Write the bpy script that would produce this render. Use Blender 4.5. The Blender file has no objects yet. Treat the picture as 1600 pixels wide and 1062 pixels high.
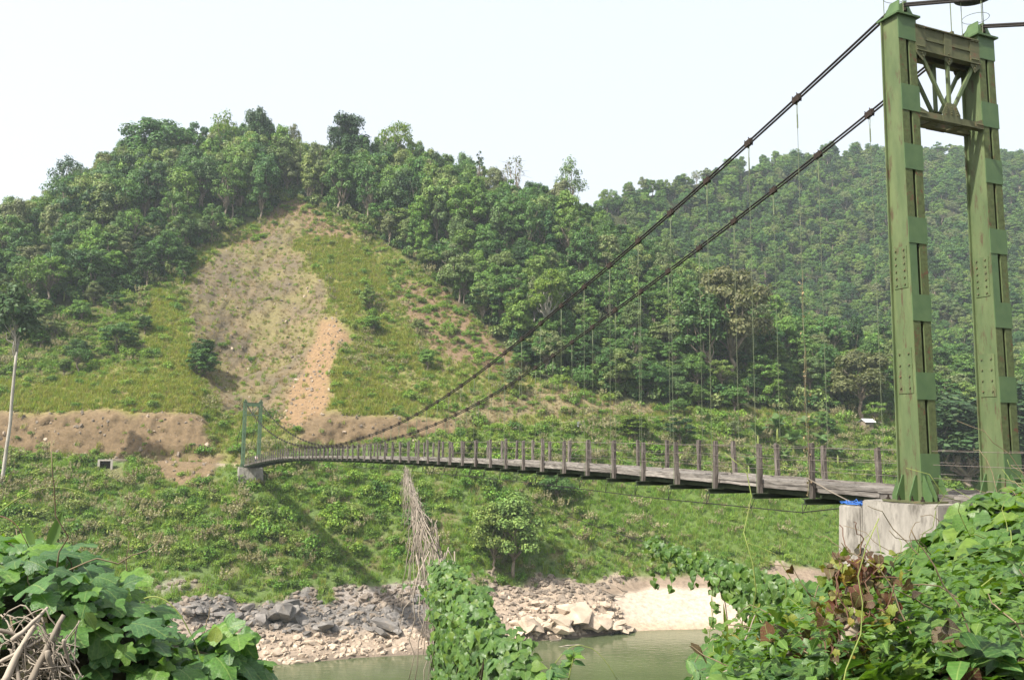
import bpy, bmesh, math, random
import numpy as np
from math import sin, cos, pi, atan, atan2, radians, sqrt
from mathutils import Vector, Matrix, Quaternion

random.seed(7)
RNG = np.random.default_rng(11)
SC = bpy.context.scene
COL = SC.collection

# ------------------------------------------------------------------ camera
FPX = 1350.0
PITCH = atan(160 / 1350.0)
ROLL = 0.009
cam_data = bpy.data.cameras.new('camera')
cam_data.sensor_width = 36.0
cam_data.lens = 36.0 * FPX / 1600.0
cam_data.clip_start = 0.1
cam_data.clip_end = 5000.0
cam = bpy.data.objects.new('camera', cam_data)
COL.objects.link(cam)
CAMROT = Matrix.Rotation(pi / 2 + PITCH, 3, 'X') @ Matrix.Rotation(ROLL, 3, 'Z')
cam.matrix_world = CAMROT.to_4x4()
SC.camera = cam

# ------------------------------------------------------------------ sky, sun, exposure
SUN_H = np.array([-0.76, -0.65]); SUN_H = SUN_H / np.linalg.norm(SUN_H)
SUN_EL = radians(48)
world = bpy.data.worlds.new('World')
SC.world = world
world.use_nodes = True
wn = world.node_tree
wn.nodes.clear()
w_out = wn.nodes.new('ShaderNodeOutputWorld')
w_bg = wn.nodes.new('ShaderNodeBackground')
w_sky = wn.nodes.new('ShaderNodeTexSky')
w_sky.sky_type = 'NISHITA'
w_sky.sun_disc = False
w_sky.sun_elevation = SUN_EL
w_sky.sun_rotation = atan2(SUN_H[0], SUN_H[1])
w_sky.altitude = 300
w_sky.air_density = 1.0
w_sky.dust_density = 10.0
w_sky.ozone_density = 0.6
w_bg.inputs['Strength'].default_value = 0.15
w_mix = wn.nodes.new('ShaderNodeMix'); w_mix.data_type = 'RGBA'      # thin bright cloud veil over the blue
w_mix.inputs[0].default_value = 0.72
w_mix.inputs[7].default_value = (3.55, 3.72, 3.88, 1)
wn.links.new(w_sky.outputs[0], w_mix.inputs[6])
wn.links.new(w_mix.outputs[2], w_bg.inputs[0])
wn.links.new(w_bg.outputs[0], w_out.inputs[0])

sun_data = bpy.data.lights.new('sun', 'SUN')
sun_data.energy = 4.7
sun_data.angle = radians(1.0)
sun_data.color = (1.0, 0.95, 0.86)
sun = bpy.data.objects.new('sun', sun_data)
COL.objects.link(sun)
SUN_DIR = Vector((SUN_H[0] * cos(SUN_EL), SUN_H[1] * cos(SUN_EL), sin(SUN_EL)))
sun.rotation_mode = 'QUATERNION'
sun.rotation_quaternion = SUN_DIR.to_track_quat('Z', 'Y')

SC.view_settings.view_transform = 'Standard'
SC.view_settings.look = 'None'
SC.view_settings.gamma = 1.0
SC.view_settings.use_curve_mapping = False
SC.view_settings.exposure = 1.06
SC.render.engine = 'CYCLES'
SC.cycles.max_bounces = 6
SC.cycles.diffuse_bounces = 3
SC.cycles.transmission_bounces = 3
SC.cycles.volume_bounces = 1
SC.cycles.transparent_max_bounces = 4

# ------------------------------------------------------------------ measuring helpers
CR = np.array([[CAMROT[i][j] for j in range(3)] for i in range(3)])

def ray(px, py):
    return CR @ np.array([(px - 800) / FPX, -(py - 531) / FPX, -1.0])

def P(px, py, Y):
    d = ray(px, py)
    return d * (Y / d[1])

def proj(W):
    W = np.atleast_2d(W)
    c = W @ CR
    return 800 + FPX * c[:, 0] / -c[:, 2], 531 - FPX * c[:, 1] / -c[:, 2]

# ------------------------------------------------------------------ object helpers
def tag(o, label=None, cat=None, group=None, kind=None):
    if label: o['label'] = label
    if cat: o['category'] = cat
    if group: o['group'] = group
    if kind: o['kind'] = kind
    return o

def empty(name, loc=(0, 0, 0), rz=0.0):
    o = bpy.data.objects.new(name, None)
    o.empty_display_size = 0.3
    COL.objects.link(o)
    o.location = loc
    o.rotation_euler = (0, 0, rz)
    return o

def link(name, mesh, parent=None, loc=None):
    o = bpy.data.objects.new(name, mesh)
    COL.objects.link(o)
    if parent is not None: o.parent = parent
    if loc is not None: o.location = loc
    return o

class MB:
    def __init__(self):
        self.v = []; self.f = []; self.m = []
    def add(self, vs, fs, mi=0):
        n = len(self.v)
        self.v.extend([tuple(map(float, p)) for p in vs])
        for f in fs:
            self.f.append(tuple(i + n for i in f)); self.m.append(mi)
        return self
    def hexa(self, c, mi=0):
        # eight corners: bottom four ccw, top four ccw
        return self.add(c, [(3, 2, 1, 0), (4, 5, 6, 7), (0, 1, 5, 4), (1, 2, 6, 5), (2, 3, 7, 6), (3, 0, 4, 7)], mi)
    def box(self, x0, x1, y0, y1, z0, z1, mi=0):
        return self.hexa([(x0, y0, z0), (x1, y0, z0), (x1, y1, z0), (x0, y1, z0),
                          (x0, y0, z1), (x1, y0, z1), (x1, y1, z1), (x0, y1, z1)], mi)
    def bar(self, p, q, w, h, up=(0, 0, 1), mi=0):
        p = Vector(p); q = Vector(q); d = (q - p).normalized(); up = Vector(up)
        s = d.cross(up)
        if s.length < 1e-4: s = d.cross(Vector((1, 0, 0)))
        s.normalize(); t = s.cross(d)
        a = s * (w / 2); b = t * (h / 2)
        return self.hexa([p - a - b, p + a - b, q + a - b, q - a - b, p - a + b, p + a + b, q + a + b, q - a + b], mi)
    def tube(self, path, r, sides=6, mi=0, cap=True):
        path = [Vector(p) for p in path]
        n = len(path)
        if not hasattr(r, '__len__'): r = [r] * n
        rings = []; prev = None
        for i in range(n):
            d = (path[min(i + 1, n - 1)] - path[max(i - 1, 0)])
            if d.length < 1e-9: d = Vector((0, 0, 1))
            d.normalize()
            ref = prev if prev is not None else (Vector((1, 0, 0)) if abs(d.x) < 0.8 else Vector((0, 1, 0)))
            s = (ref - d * ref.dot(d)).normalized(); prev = s
            t = d.cross(s)
            rings.append([path[i] + (s * cos(2 * pi * k / sides) + t * sin(2 * pi * k / sides)) * r[i] for k in range(sides)])
        vs = [p for rg in rings for p in rg]; fs = []
        for i in range(n - 1):
            for k in range(sides):
                a = i * sides + k; b = i * sides + (k + 1) % sides
                fs.append((a, b, b + sides, a + sides))
        if cap:
            fs.append(tuple(reversed(range(sides)))); fs.append(tuple(range((n - 1) * sides, n * sides)))
        return self.add(vs, fs, mi)
    def prism(self, poly, a, b):
        # poly: list of 3D points on one side, offset vector b-a gives the thickness
        n = len(poly); off = Vector(b) - Vector(a)
        vs = [Vector(p) for p in poly] + [Vector(p) + off for p in poly]
        fs = [tuple(reversed(range(n))), tuple(range(n, 2 * n))]
        for i in range(n):
            j = (i + 1) % n
            fs.append((i, j, j + n, i + n))
        return self.add(vs, fs)
    def mesh(self, name, mats, smooth=False):
        me = bpy.data.meshes.new(name)
        me.from_pydata(self.v, [], self.f)
        for m in (mats if isinstance(mats, (list, tuple)) else [mats]): me.materials.append(m)
        if any(self.m): me.polygons.foreach_set('material_index', self.m)
        if smooth: me.polygons.foreach_set('use_smooth', [True] * len(self.f))
        me.update()
        return me
    def build(self, name, mats, parent=None, smooth=False, loc=None):
        return link(name, self.mesh(name, mats, smooth), parent, loc)

def fast_mesh(name, V, F, mats, uv=None, smooth=False, mi=None):
    """V (n,3), F (m,k) all faces with k corners"""
    V = np.asarray(V, np.float32); F = np.asarray(F, np.int32)
    me = bpy.data.meshes.new(name)
    n, (m, k) = len(V), F.shape
    me.vertices.add(n); me.loops.add(m * k); me.polygons.add(m)
    me.vertices.foreach_set('co', V.ravel())
    me.loops.foreach_set('vertex_index', F.ravel())
    me.polygons.foreach_set('loop_start', np.arange(0, m * k, k, dtype=np.int32))
    me.polygons.foreach_set('loop_total', np.full(m, k, np.int32))
    if smooth: me.polygons.foreach_set('use_smooth', np.ones(m, bool))
    for mt in (mats if isinstance(mats, (list, tuple)) else [mats]): me.materials.append(mt)
    if mi is not None: me.polygons.foreach_set('material_index', np.asarray(mi, np.int32))
    if uv is not None:
        l = me.uv_layers.new(name='uv')
        l.data.foreach_set('uv', np.asarray(uv, np.float32)[F.ravel()].ravel())
    me.update(calc_edges=True)
    return me

def norm(a):
    return a / np.maximum(np.linalg.norm(a, axis=-1, keepdims=True), 1e-9)

def frames(N, T):
    N = norm(N); T = T - N * np.sum(T * N, -1, keepdims=True); T = norm(T)
    return N, T, np.cross(T, N)

def cloud(name, C, N, T, S, tv, tf, mats, tuv=None, smooth=False):
    """many copies of a small leaf template as one mesh: tip along T, blade normal N"""
    N, T, B = frames(N, T); tv = np.asarray(tv, float); tf = np.asarray(tf, int)
    k = len(tv); n = len(C)
    S = np.asarray(S, float)[:, None, None]
    V = C[:, None, :] + S * (tv[None, :, 0, None] * B[:, None, :] + tv[None, :, 1, None] * T[:, None, :] + tv[None, :, 2, None] * N[:, None, :])
    F = (np.arange(n)[:, None, None] * k + tf[None]).reshape(-1, tf.shape[1])
    uv = None if tuv is None else np.tile(np.asarray(tuv, float), (n, 1))
    return fast_mesh(name, V.reshape(-1, 3), F, mats, uv, smooth)

def _hash(ix, iy, iz, seed):
    h = (ix * 374761393 + iy * 668265263 + iz * 2147483647 + seed * 144665) & 0xFFFFFFFF
    h = ((h ^ (h >> 13)) * 1274126177) & 0xFFFFFFFF
    h = h ^ (h >> 16)
    return (h & 0xFFFF) / 65535.0

def vnoise(p, seed=0):
    p = np.asarray(p, float); i = np.floor(p).astype(np.int64); f = p - i; f = f * f * (3 - 2 * f)
    r = 0
    for dx in (0, 1):
        for dy in (0, 1):
            for dz in (0, 1):
                w = (f[..., 0] if dx else 1 - f[..., 0]) * (f[..., 1] if dy else 1 - f[..., 1]) * (f[..., 2] if dz else 1 - f[..., 2])
                r = r + w * _hash(i[..., 0] + dx, i[..., 1] + dy, i[..., 2] + dz, seed)
    return r * 2 - 1

def fbm(p, octaves=4, seed=0, ridged=False):
    r = 0; a = 1.0; t = 0
    p = np.asarray(p, float)
    for o in range(octaves):
        n = vnoise(p * 2 ** o, seed + o)
        if ridged: n = 1 - 2 * np.abs(n)
        r = r + a * n; t += a; a *= 0.5
    return r / t

# ------------------------------------------------------------------ materials
def new_mat(name):
    m = bpy.data.materials.new(name); m.use_nodes = True
    nt = m.node_tree; nt.nodes.clear()
    out = nt.nodes.new('ShaderNodeOutputMaterial')
    return m, nt, out

def N_(nt, t, **kw):
    n = nt.nodes.new(t)
    for k, v in kw.items():
        if k.startswith('i_'): n.inputs[k[2:].replace('_', ' ')].default_value = v
        else: setattr(n, k, v)
    return n

def ramp(nt, stops, interp='LINEAR'):
    r = nt.nodes.new('ShaderNodeValToRGB'); cr = r.color_ramp; cr.interpolation = interp
    while len(cr.elements) < len(stops): cr.elements.new(0.5)
    for e, (p, c) in zip(cr.elements, stops):
        e.position = p; e.color = (c[0], c[1], c[2], 1) if hasattr(c, '__len__') else (c, c, c, 1)
    return r

def mixc(nt, fac, a, b, mode='MIX'):
    m = nt.nodes.new('ShaderNodeMix'); m.data_type = 'RGBA'; m.blend_type = mode
    for sock, v in ((m.inputs[0], fac), (m.inputs[6], a), (m.inputs[7], b)):
        if hasattr(v, 'is_linked'): nt.links.new(v, sock)
        elif hasattr(v, '__len__'): sock.default_value = (v[0], v[1], v[2], 1)
        else: sock.default_value = v
    return m.outputs[2]

def foliage_mat(name, cols, translucent=0.3, rough=0.55, spec=0.25, vary=0.35):
    """cols: palette the object's random number picks from, mixed smoothly"""
    m, nt, out = new_mat(name); L = nt.links
    oi = N_(nt, 'ShaderNodeObjectInfo'); ge = N_(nt, 'ShaderNodeNewGeometry')
    k = len(cols)
    rp = ramp(nt, [((i + 0.5) / k, c) for i, c in enumerate(cols)])
    L.new(oi.outputs['Random'], rp.inputs[0])
    # leaf to leaf
    mr = N_(nt, 'ShaderNodeMapRange'); mr.inputs[3].default_value = 1 - vary; mr.inputs[4].default_value = 1 + vary
    L.new(ge.outputs['Random Per Island'], mr.inputs[0])
    hs = N_(nt, 'ShaderNodeHueSaturation')
    mh = N_(nt, 'ShaderNodeMapRange'); mh.inputs[3].default_value = 0.475; mh.inputs[4].default_value = 0.515
    mt = N_(nt, 'ShaderNodeMath', operation='FRACT'); mm = N_(nt, 'ShaderNodeMath', operation='MULTIPLY'); mm.inputs[1].default_value = 7.31
    L.new(ge.outputs['Random Per Island'], mm.inputs[0]); L.new(mm.outputs[0], mt.inputs[0]); L.new(mt.outputs[0], mh.inputs[0])
    L.new(mh.outputs[0], hs.inputs['Hue']); L.new(mr.outputs[0], hs.inputs['Value']); L.new(rp.outputs[0], hs.inputs['Color'])
    # slow patches
    tc = N_(nt, 'ShaderNodeTexCoord'); nz = N_(nt, 'ShaderNodeTexNoise'); nz.inputs['Scale'].default_value = 0.5
    L.new(tc.outputs['Object'], nz.inputs['Vector'])
    r2 = ramp(nt, [(0.3, 0.75), (0.7, 1.25)]); L.new(nz.outputs[0], r2.inputs[0])
    c = mixc(nt, 1.0, hs.outputs[0], r2.outputs[0], 'MULTIPLY')
    b = N_(nt, 'ShaderNodeBsdfPrincipled'); b.inputs['Roughness'].default_value = rough; b.inputs['Specular IOR Level'].default_value = spec
    L.new(c, b.inputs['Base Color'])
    t = N_(nt, 'ShaderNodeBsdfTranslucent')
    L.new(mixc(nt, 1.0, c, (1.15, 1.25, 0.55), 'MULTIPLY'), t.inputs[0])
    ms = N_(nt, 'ShaderNodeMixShader'); ms.inputs[0].default_value = translucent
    L.new(b.outputs[0], ms.inputs[1]); L.new(t.outputs[0], ms.inputs[2]); L.new(ms.outputs[0], out.inputs[0])
    return m

def leaf_mat(name, cols, translucent=0.35, gloss=0.42, holes=False):
    """big near leaf with veins drawn from its uv; colour differs from leaf to leaf"""
    m, nt, out = new_mat(name); L = nt.links
    oi = N_(nt, 'ShaderNodeObjectInfo'); ge = N_(nt, 'ShaderNodeNewGeometry')
    ad = N_(nt, 'ShaderNodeMath', operation='ADD'); L.new(oi.outputs['Random'], ad.inputs[0]); L.new(ge.outputs['Random Per Island'], ad.inputs[1])
    fr = N_(nt, 'ShaderNodeMath', operation='FRACT'); L.new(ad.outputs[0], fr.inputs[0])
    k = len(cols); rp = ramp(nt, [((i + 0.5) / k, c) for i, c in enumerate(cols)]); L.new(fr.outputs[0], rp.inputs[0])
    uv = N_(nt, 'ShaderNodeUVMap'); uv.uv_map = 'uv'
    sx = N_(nt, 'ShaderNodeSeparateXYZ'); L.new(uv.outputs[0], sx.inputs[0])
    def M(op, a, b=None):
        n = N_(nt, 'ShaderNodeMath', operation=op)
        for i, v in enumerate((a, b)):
            if v is None: continue
            if hasattr(v, 'is_linked'): L.new(v, n.inputs[i])
            else: n.inputs[i].default_value = v
        return n.outputs[0]
    au = M('ABSOLUTE', M('SUBTRACT', sx.outputs[0], 0.5))
    side = M('ABSOLUTE', M('SUBTRACT', M('FRACT', M('MULTIPLY', M('SUBTRACT', sx.outputs[1], M('MULTIPLY', au, 0.9)), 6.0)), 0.5))
    vein = M('MAXIMUM', M('LESS_THAN', au, 0.018), M('MULTIPLY', M('LESS_THAN', side, 0.05), 0.6))
    c = mixc(nt, M('MULTIPLY', vein, 0.55), rp.outputs[0], (0.20, 0.28, 0.08))
    geo = N_(nt, 'ShaderNodeTexCoord'); nz = N_(nt, 'ShaderNodeTexNoise'); nz.inputs['Scale'].default_value = 14; nz.inputs['Detail'].default_value = 4
    L.new(geo.outputs['Object'], nz.inputs['Vector'])
    r2 = ramp(nt, [(0.3, 0.72), (0.7, 1.25)]); L.new(nz.outputs[0], r2.inputs[0])
    c = mixc(nt, 1.0, c, r2.outputs[0], 'MULTIPLY')
    b = N_(nt, 'ShaderNodeBsdfPrincipled'); b.inputs['Roughness'].default_value = gloss; b.inputs['Specular IOR Level'].default_value = 0.4
    L.new(c, b.inputs['Base Color'])
    bp = N_(nt, 'ShaderNodeBump'); bp.inputs['Strength'].default_value = 0.5; bp.inputs['Distance'].default_value = 0.01
    L.new(M('ADD', M('MULTIPLY', vein, -1.0), M('MULTIPLY', nz.outputs[0], 0.6)), bp.inputs['Height']); L.new(bp.outputs[0], b.inputs['Normal'])
    t = N_(nt, 'ShaderNodeBsdfTranslucent'); L.new(mixc(nt, 1.0, c, (1.5, 1.6, 0.4), 'MULTIPLY'), t.inputs[0])
    ms = N_(nt, 'ShaderNodeMixShader'); ms.inputs[0].default_value = translucent
    L.new(b.outputs[0], ms.inputs[1]); L.new(t.outputs[0], ms.inputs[2]); L.new(ms.outputs[0], out.inputs[0])
    return m

def surf_mat(name, c1, c2, scale=3.0, rough=0.85, bump=0.3, detail=8, spec=0.2, c3=None, t3=(0.62, 0.7), s3=8.0, stretch=None, island=0.0, metallic=0.0, dist=0.02):
    """two-tone noisy surface, an optional third colour in patches (rust, moss, lichen)"""
    m, nt, out = new_mat(name); L = nt.links
    tc = N_(nt, 'ShaderNodeTexCoord'); src = tc.outputs['Object']
    oi = N_(nt, 'ShaderNodeObjectInfo')
    va = N_(nt, 'ShaderNodeVectorMath', operation='ADD'); vs = N_(nt, 'ShaderNodeVectorMath', operation='SCALE'); vs.inputs['Scale'].default_value = 37.0
    cx = N_(nt, 'ShaderNodeCombineXYZ')
    for i in range(3): L.new(oi.outputs['Random'], cx.inputs[i])
    L.new(cx.outputs[0], vs.inputs[0]); L.new(src, va.inputs[0]); L.new(vs.outputs[0], va.inputs[1]); src = va.outputs[0]
    if stretch:
        mp = N_(nt, 'ShaderNodeMapping'); mp.inputs['Scale'].default_value = stretch; L.new(src, mp.inputs[0]); src = mp.outputs[0]
    nz = N_(nt, 'ShaderNodeTexNoise'); nz.inputs['Scale'].default_value = scale; nz.inputs['Detail'].default_value = detail; nz.inputs['Roughness'].default_value = 0.65
    L.new(src, nz.inputs['Vector'])
    rp = ramp(nt, [(0.32, c1), (0.68, c2)]); L.new(nz.outputs[0], rp.inputs[0]); c = rp.outputs[0]
    if island:
        mr = N_(nt, 'ShaderNodeMapRange'); mr.inputs[3].default_value = 1 - island; mr.inputs[4].default_value = 1 + island
        ge = N_(nt, 'ShaderNodeNewGeometry'); ad = N_(nt, 'ShaderNodeMath', operation='ADD'); fr = N_(nt, 'ShaderNodeMath', operation='FRACT')
        L.new(ge.outputs['Random Per Island'], ad.inputs[0]); L.new(oi.outputs['Random'], ad.inputs[1]); L.new(ad.outputs[0], fr.inputs[0]); L.new(fr.outputs[0], mr.inputs[0])
        c = mixc(nt, 1.0, c, mr.outputs[0], 'MULTIPLY')
    if c3:
        n3 = N_(nt, 'ShaderNodeTexNoise'); n3.inputs['Scale'].default_value = s3; n3.inputs['Detail'].default_value = 6; n3.inputs['Roughness'].default_value = 0.7
        L.new(src, n3.inputs['Vector']); r3 = ramp(nt, [(t3[0], 0.0), (t3[1], 1.0)]); L.new(n3.outputs[0], r3.inputs[0])
        c = mixc(nt, r3.outputs[0], c, c3)
    b = N_(nt, 'ShaderNodeBsdfPrincipled'); b.inputs['Roughness'].default_value = rough; b.inputs['Specular IOR Level'].default_value = spec
    b.inputs['Metallic'].default_value = metallic
    L.new(c, b.inputs['Base Color'])
    if bump:
        bp = N_(nt, 'ShaderNodeBump'); bp.inputs['Strength'].default_value = bump; bp.inputs['Distance'].default_value = dist
        L.new(nz.outputs[0], bp.inputs['Height']); L.new(bp.outputs[0], b.inputs['Normal'])
    L.new(b.outputs[0], out.inputs[0])
    return m

MAT = {}
MAT['forest'] = foliage_mat('forest_leaves', [(0.030, 0.071, 0.022), (0.095, 0.182, 0.042), (0.055, 0.128, 0.035), (0.135, 0.231, 0.044), (0.175, 0.220, 0.072), (0.042, 0.107, 0.037), (0.145, 0.263, 0.050), (0.160, 0.177, 0.087), (0.075, 0.172, 0.046), (0.110, 0.187, 0.042)], 0.28, vary=0.5)
MAT['dark'] = foliage_mat('dark_leaves', [(0.034, 0.069, 0.028), (0.048, 0.092, 0.030)], 0.25)
MAT['bright'] = foliage_mat('bright_leaves', [(0.120, 0.190, 0.028), (0.140, 0.205, 0.036)], 0.4)
MAT['olive'] = foliage_mat('olive_leaves', [(0.120, 0.135, 0.055), (0.140, 0.142, 0.066)], 0.35)
MAT['shrub'] = foliage_mat('shrub_leaves', [(0.103, 0.212, 0.032), (0.164, 0.260, 0.042), (0.200, 0.260, 0.058), (0.067, 0.144, 0.030), (0.182, 0.300, 0.040), (0.194, 0.239, 0.069), (0.116, 0.239, 0.039), (0.194, 0.300, 0.046)], 0.38, vary=0.45)
MAT['grass'] = foliage_mat('grass_blades', [(0.180, 0.259, 0.035), (0.240, 0.281, 0.052), (0.270, 0.259, 0.080), (0.210, 0.270, 0.042), (0.140, 0.238, 0.035)], 0.4)
MAT['lush'] = foliage_mat('lush_grass', [(0.136, 0.265, 0.035), (0.193, 0.302, 0.046), (0.159, 0.277, 0.041), (0.227, 0.302, 0.064)], 0.4)
MAT['sunny_grass'] = foliage_mat('sunny_grass', [(0.25, 0.275, 0.05), (0.29, 0.285, 0.065), (0.20, 0.255, 0.042)], 0.4)  # grass whose own colour is a brighter yellow green
MAT['straw'] = foliage_mat('straw_blades', [(0.25, 0.19, 0.10), (0.30, 0.235, 0.13), (0.20, 0.155, 0.085)], 0.3)
MAT['plume'] = foliage_mat('seed_plumes', [(0.277, 0.258, 0.145), (0.329, 0.313, 0.182), (0.234, 0.210, 0.121)], 0.35)
MAT['bark'] = surf_mat('bark', (0.14, 0.11, 0.08), (0.26, 0.22, 0.17), 2.0, bump=0.4)
MAT['pale_bark'] = surf_mat('pale_bark', (0.22, 0.20, 0.17), (0.42, 0.39, 0.34), 1.2, bump=0.3)
MAT['dry_twig'] = surf_mat('dry_twigs', (0.15, 0.125, 0.098), (0.31, 0.27, 0.22), 1.5, bump=0.2, island=0.25)
MAT['steel'] = surf_mat('green_painted_steel', (0.055, 0.084, 0.034), (0.105, 0.136, 0.058), 2.2, rough=0.6, bump=0.2, spec=0.3, c3=(0.062, 0.036, 0.022), t3=(0.54, 0.68), s3=5.0, stretch=(1.3, 1.3, 0.28))
MAT['steel_rough'] = surf_mat('flaking_green_paint', (0.050, 0.062, 0.026), (0.090, 0.115, 0.045), 9.0, rough=0.75, bump=0.8, spec=0.2, c3=(0.10, 0.045, 0.028), t3=(0.57, 0.66), s3=4.0)
MAT['steel_plate'] = surf_mat('green_plate', (0.045, 0.088, 0.030), (0.070, 0.118, 0.042), 2.5, rough=0.5, bump=0.1, spec=0.35, c3=(0.12, 0.06, 0.03), t3=(0.70, 0.76), s3=9.0)
MAT['steel_brown'] = surf_mat('rusting_green_steel', (0.07, 0.075, 0.036), (0.105, 0.11, 0.058), 3.0, rough=0.65, bump=0.2, c3=(0.13, 0.075, 0.045), t3=(0.55, 0.68), s3=3.0)
MAT['far_steel'] = surf_mat('weathered_green_steel', (0.06, 0.11, 0.06), (0.10, 0.155, 0.085), 1.6, rough=0.6, bump=0.1)
MAT['dark_steel'] = surf_mat('dark_green_beam', (0.02, 0.03, 0.018), (0.045, 0.06, 0.03), 3.0, rough=0.7, bump=0.2)
MAT['cable'] = surf_mat('tarred_cable', (0.012, 0.011, 0.010), (0.03, 0.026, 0.022), 20.0, rough=0.6, bump=0.3)
MAT['clamp'] = surf_mat('rusty_clamp', (0.014, 0.011, 0.009), (0.034, 0.023, 0.017), 14.0, rough=0.8, bump=0.4)
MAT['hanger'] = surf_mat('pale_green_rod', (0.09, 0.115, 0.065), (0.15, 0.175, 0.10), 5.0, rough=0.6, bump=0.1)
MAT['wire'] = surf_mat('rusty_wire', (0.10, 0.085, 0.07), (0.2, 0.17, 0.15), 5.0, rough=0.6, bump=0)
MAT['wood'] = surf_mat('weathered_timber', (0.075, 0.067, 0.06), (0.245, 0.225, 0.203), 5.0, rough=0.95, bump=0.8, stretch=(0.35, 5.0, 3.0), island=0.28, c3=(0.05, 0.04, 0.035), t3=(0.58, 0.68), s3=3.0, dist=0.04)
MAT['post_wood'] = surf_mat('post_timber', (0.042, 0.035, 0.030), (0.185, 0.163, 0.145), 5.0, rough=0.95, bump=0.8, stretch=(4.0, 4.0, 0.5), island=0.25, c3=(0.03, 0.026, 0.022), t3=(0.56, 0.66), s3=2.5, dist=0.03)
MAT['concrete'] = surf_mat('stained_concrete', (0.16, 0.15, 0.132), (0.32, 0.30, 0.265), 1.3, rough=0.9, bump=0.5, stretch=(1.6, 1.6, 0.5), c3=(0.075, 0.068, 0.058), t3=(0.50, 0.70), s3=1.6, dist=0.05)
MAT['rock_grey'] = surf_mat('grey_rock', (0.085, 0.078, 0.073), (0.205, 0.19, 0.175), 0.9, rough=0.9, bump=0.9, c3=(0.25, 0.205, 0.16), t3=(0.55, 0.66), s3=0.6, dist=0.25)
MAT['rock_pale'] = surf_mat('pale_rock', (0.25, 0.195, 0.145), (0.46, 0.375, 0.29), 0.9, rough=0.95, bump=0.9, c3=(0.22, 0.19, 0.165), t3=(0.60, 0.70), s3=0.8, island=0.15, dist=0.25)
MAT['rock_brown'] = surf_mat('brown_rock', (0.105, 0.085, 0.068), (0.235, 0.195, 0.155), 0.9, rough=0.95, bump=0.9, island=0.15, dist=0.25)
MAT['roof'] = surf_mat('white_sheet_roof', (0.62, 0.63, 0.66), (0.78, 0.79, 0.82), 2.0, rough=0.5, bump=0.1)
MAT['blue'] = surf_mat('blue_rope', (0.02, 0.075, 0.28), (0.05, 0.15, 0.42), 9.0, rough=0.6, bump=0.2)
MAT['black'] = surf_mat('black_enamel', (0.012, 0.013, 0.015), (0.028, 0.03, 0.032), 5.0, rough=0.5, bump=0.05)
MAT['litter'] = surf_mat('stem_litter', (0.014, 0.016, 0.007), (0.040, 0.034, 0.018), 9.0, rough=0.95, bump=0.9, dist=0.05)  # litter darkened to near black, painting the shade inside vines and culvert
MAT['stem'] = surf_mat('vine_stem', (0.10, 0.075, 0.045), (0.20, 0.16, 0.10), 9.0, rough=0.8, bump=0.3)
MAT['green_stem'] = surf_mat('green_tendril', (0.11, 0.15, 0.035), (0.19, 0.22, 0.06), 9.0, rough=0.6, bump=0.1)
MAT['red_stem'] = surf_mat('reddish_stem', (0.075, 0.035, 0.024), (0.13, 0.075, 0.048), 9.0, rough=0.7, bump=0.1)
MAT['heart'] = leaf_mat('heart_leaves', [(0.045, 0.105, 0.018), (0.085, 0.165, 0.025), (0.06, 0.125, 0.026), (0.075, 0.150, 0.042), (0.115, 0.185, 0.026), (0.035, 0.085, 0.02)])
MAT['lobed'] = leaf_mat('lobed_leaves', [(0.046, 0.111, 0.034), (0.078, 0.176, 0.031), (0.058, 0.130, 0.047), (0.111, 0.215, 0.023), (0.052, 0.117, 0.039)])
MAT['dry_leaf'] = leaf_mat('russet_leaves', [(0.085, 0.024, 0.014), (0.085, 0.048, 0.016), (0.045, 0.022, 0.014), (0.09, 0.075, 0.02), (0.07, 0.028, 0.015), (0.03, 0.022, 0.014)], 0.3, 0.55)
MAT['yellow_leaf'] = leaf_mat('yellowing_leaves', [(0.20, 0.21, 0.03), (0.13, 0.19, 0.03), (0.24, 0.17, 0.03)], 0.4, 0.5)
MAT['banana'] = foliage_mat('banana_leaves', [(0.07, 0.15, 0.04), (0.11, 0.19, 0.05), (0.08, 0.16, 0.06)], 0.35, 0.4, 0.4, 0.2)
# ================================================================== TERRAIN
WATER_Z = -31.6
CX = [-350, -150, 0, 160, 300, 345, 400, 470, 520, 600, 700, 800, 900, 1000, 1130, 1300, 1450, 1600, 1900]
W_py = [1095, 1085, 1072, 1060, 1050, 1046, 1041, 1036, 1031, 1025, 1021, 1003, 996, 984, 981, 972, 958, 948, 935]
R_py = [965, 960, 955, 945, 930, 940, 945, 942, 940, 940, 925, 918, 918, 908, 897, 888, 876, 866, 850]
T_py = [712, 712, 712, 717, 722, 726, 729, 714, 702, 692, 680, 667, 657, 650, 652, 656, 661, 666, 672]
T_Y = [166, 168, 172, 172, 172, 171, 170, 175, 179, 183, 188, 193, 199, 205, 213, 224, 234, 243, 262]
C_py = [650, 648, 645, 646, 650, 700, 702, 672, 658, 656, 654, 647, 642, 638, 641, 645, 650, 655, 662]
M_py = [560, 560, 560, 560, 588, 575, 560, 560, 505, 540, 545, 560, 570, 562, 565, 575, 600, 620, 640]
M_Y = [200, 202, 205, 206, 200, 217, 226, 224, 226, 224, 224, 226, 228, 232, 240, 250, 262, 272, 292]
U_py = [470, 455, 440, 430, 415, 415, 405, 395, 395, 418, 440, 462, 482, 502, 525, 548, 585, 605, 630]
U_Y = [228, 230, 236, 242, 252, 256, 262, 264, 264, 260, 256, 252, 250, 252, 258, 268, 280, 290, 308]
G_py = [440, 420, 388, 318, 272, 265, 262, 262, 265, 275, 300, 325, 348, 405, 475, 535, 578, 598, 622]
G_Y = [262, 268, 276, 288, 302, 304, 306, 306, 306, 306, 306, 305, 302, 294, 290, 292, 300, 308, 326]

NC = 460
GX = np.linspace(-350, 1900, NC)

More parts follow.
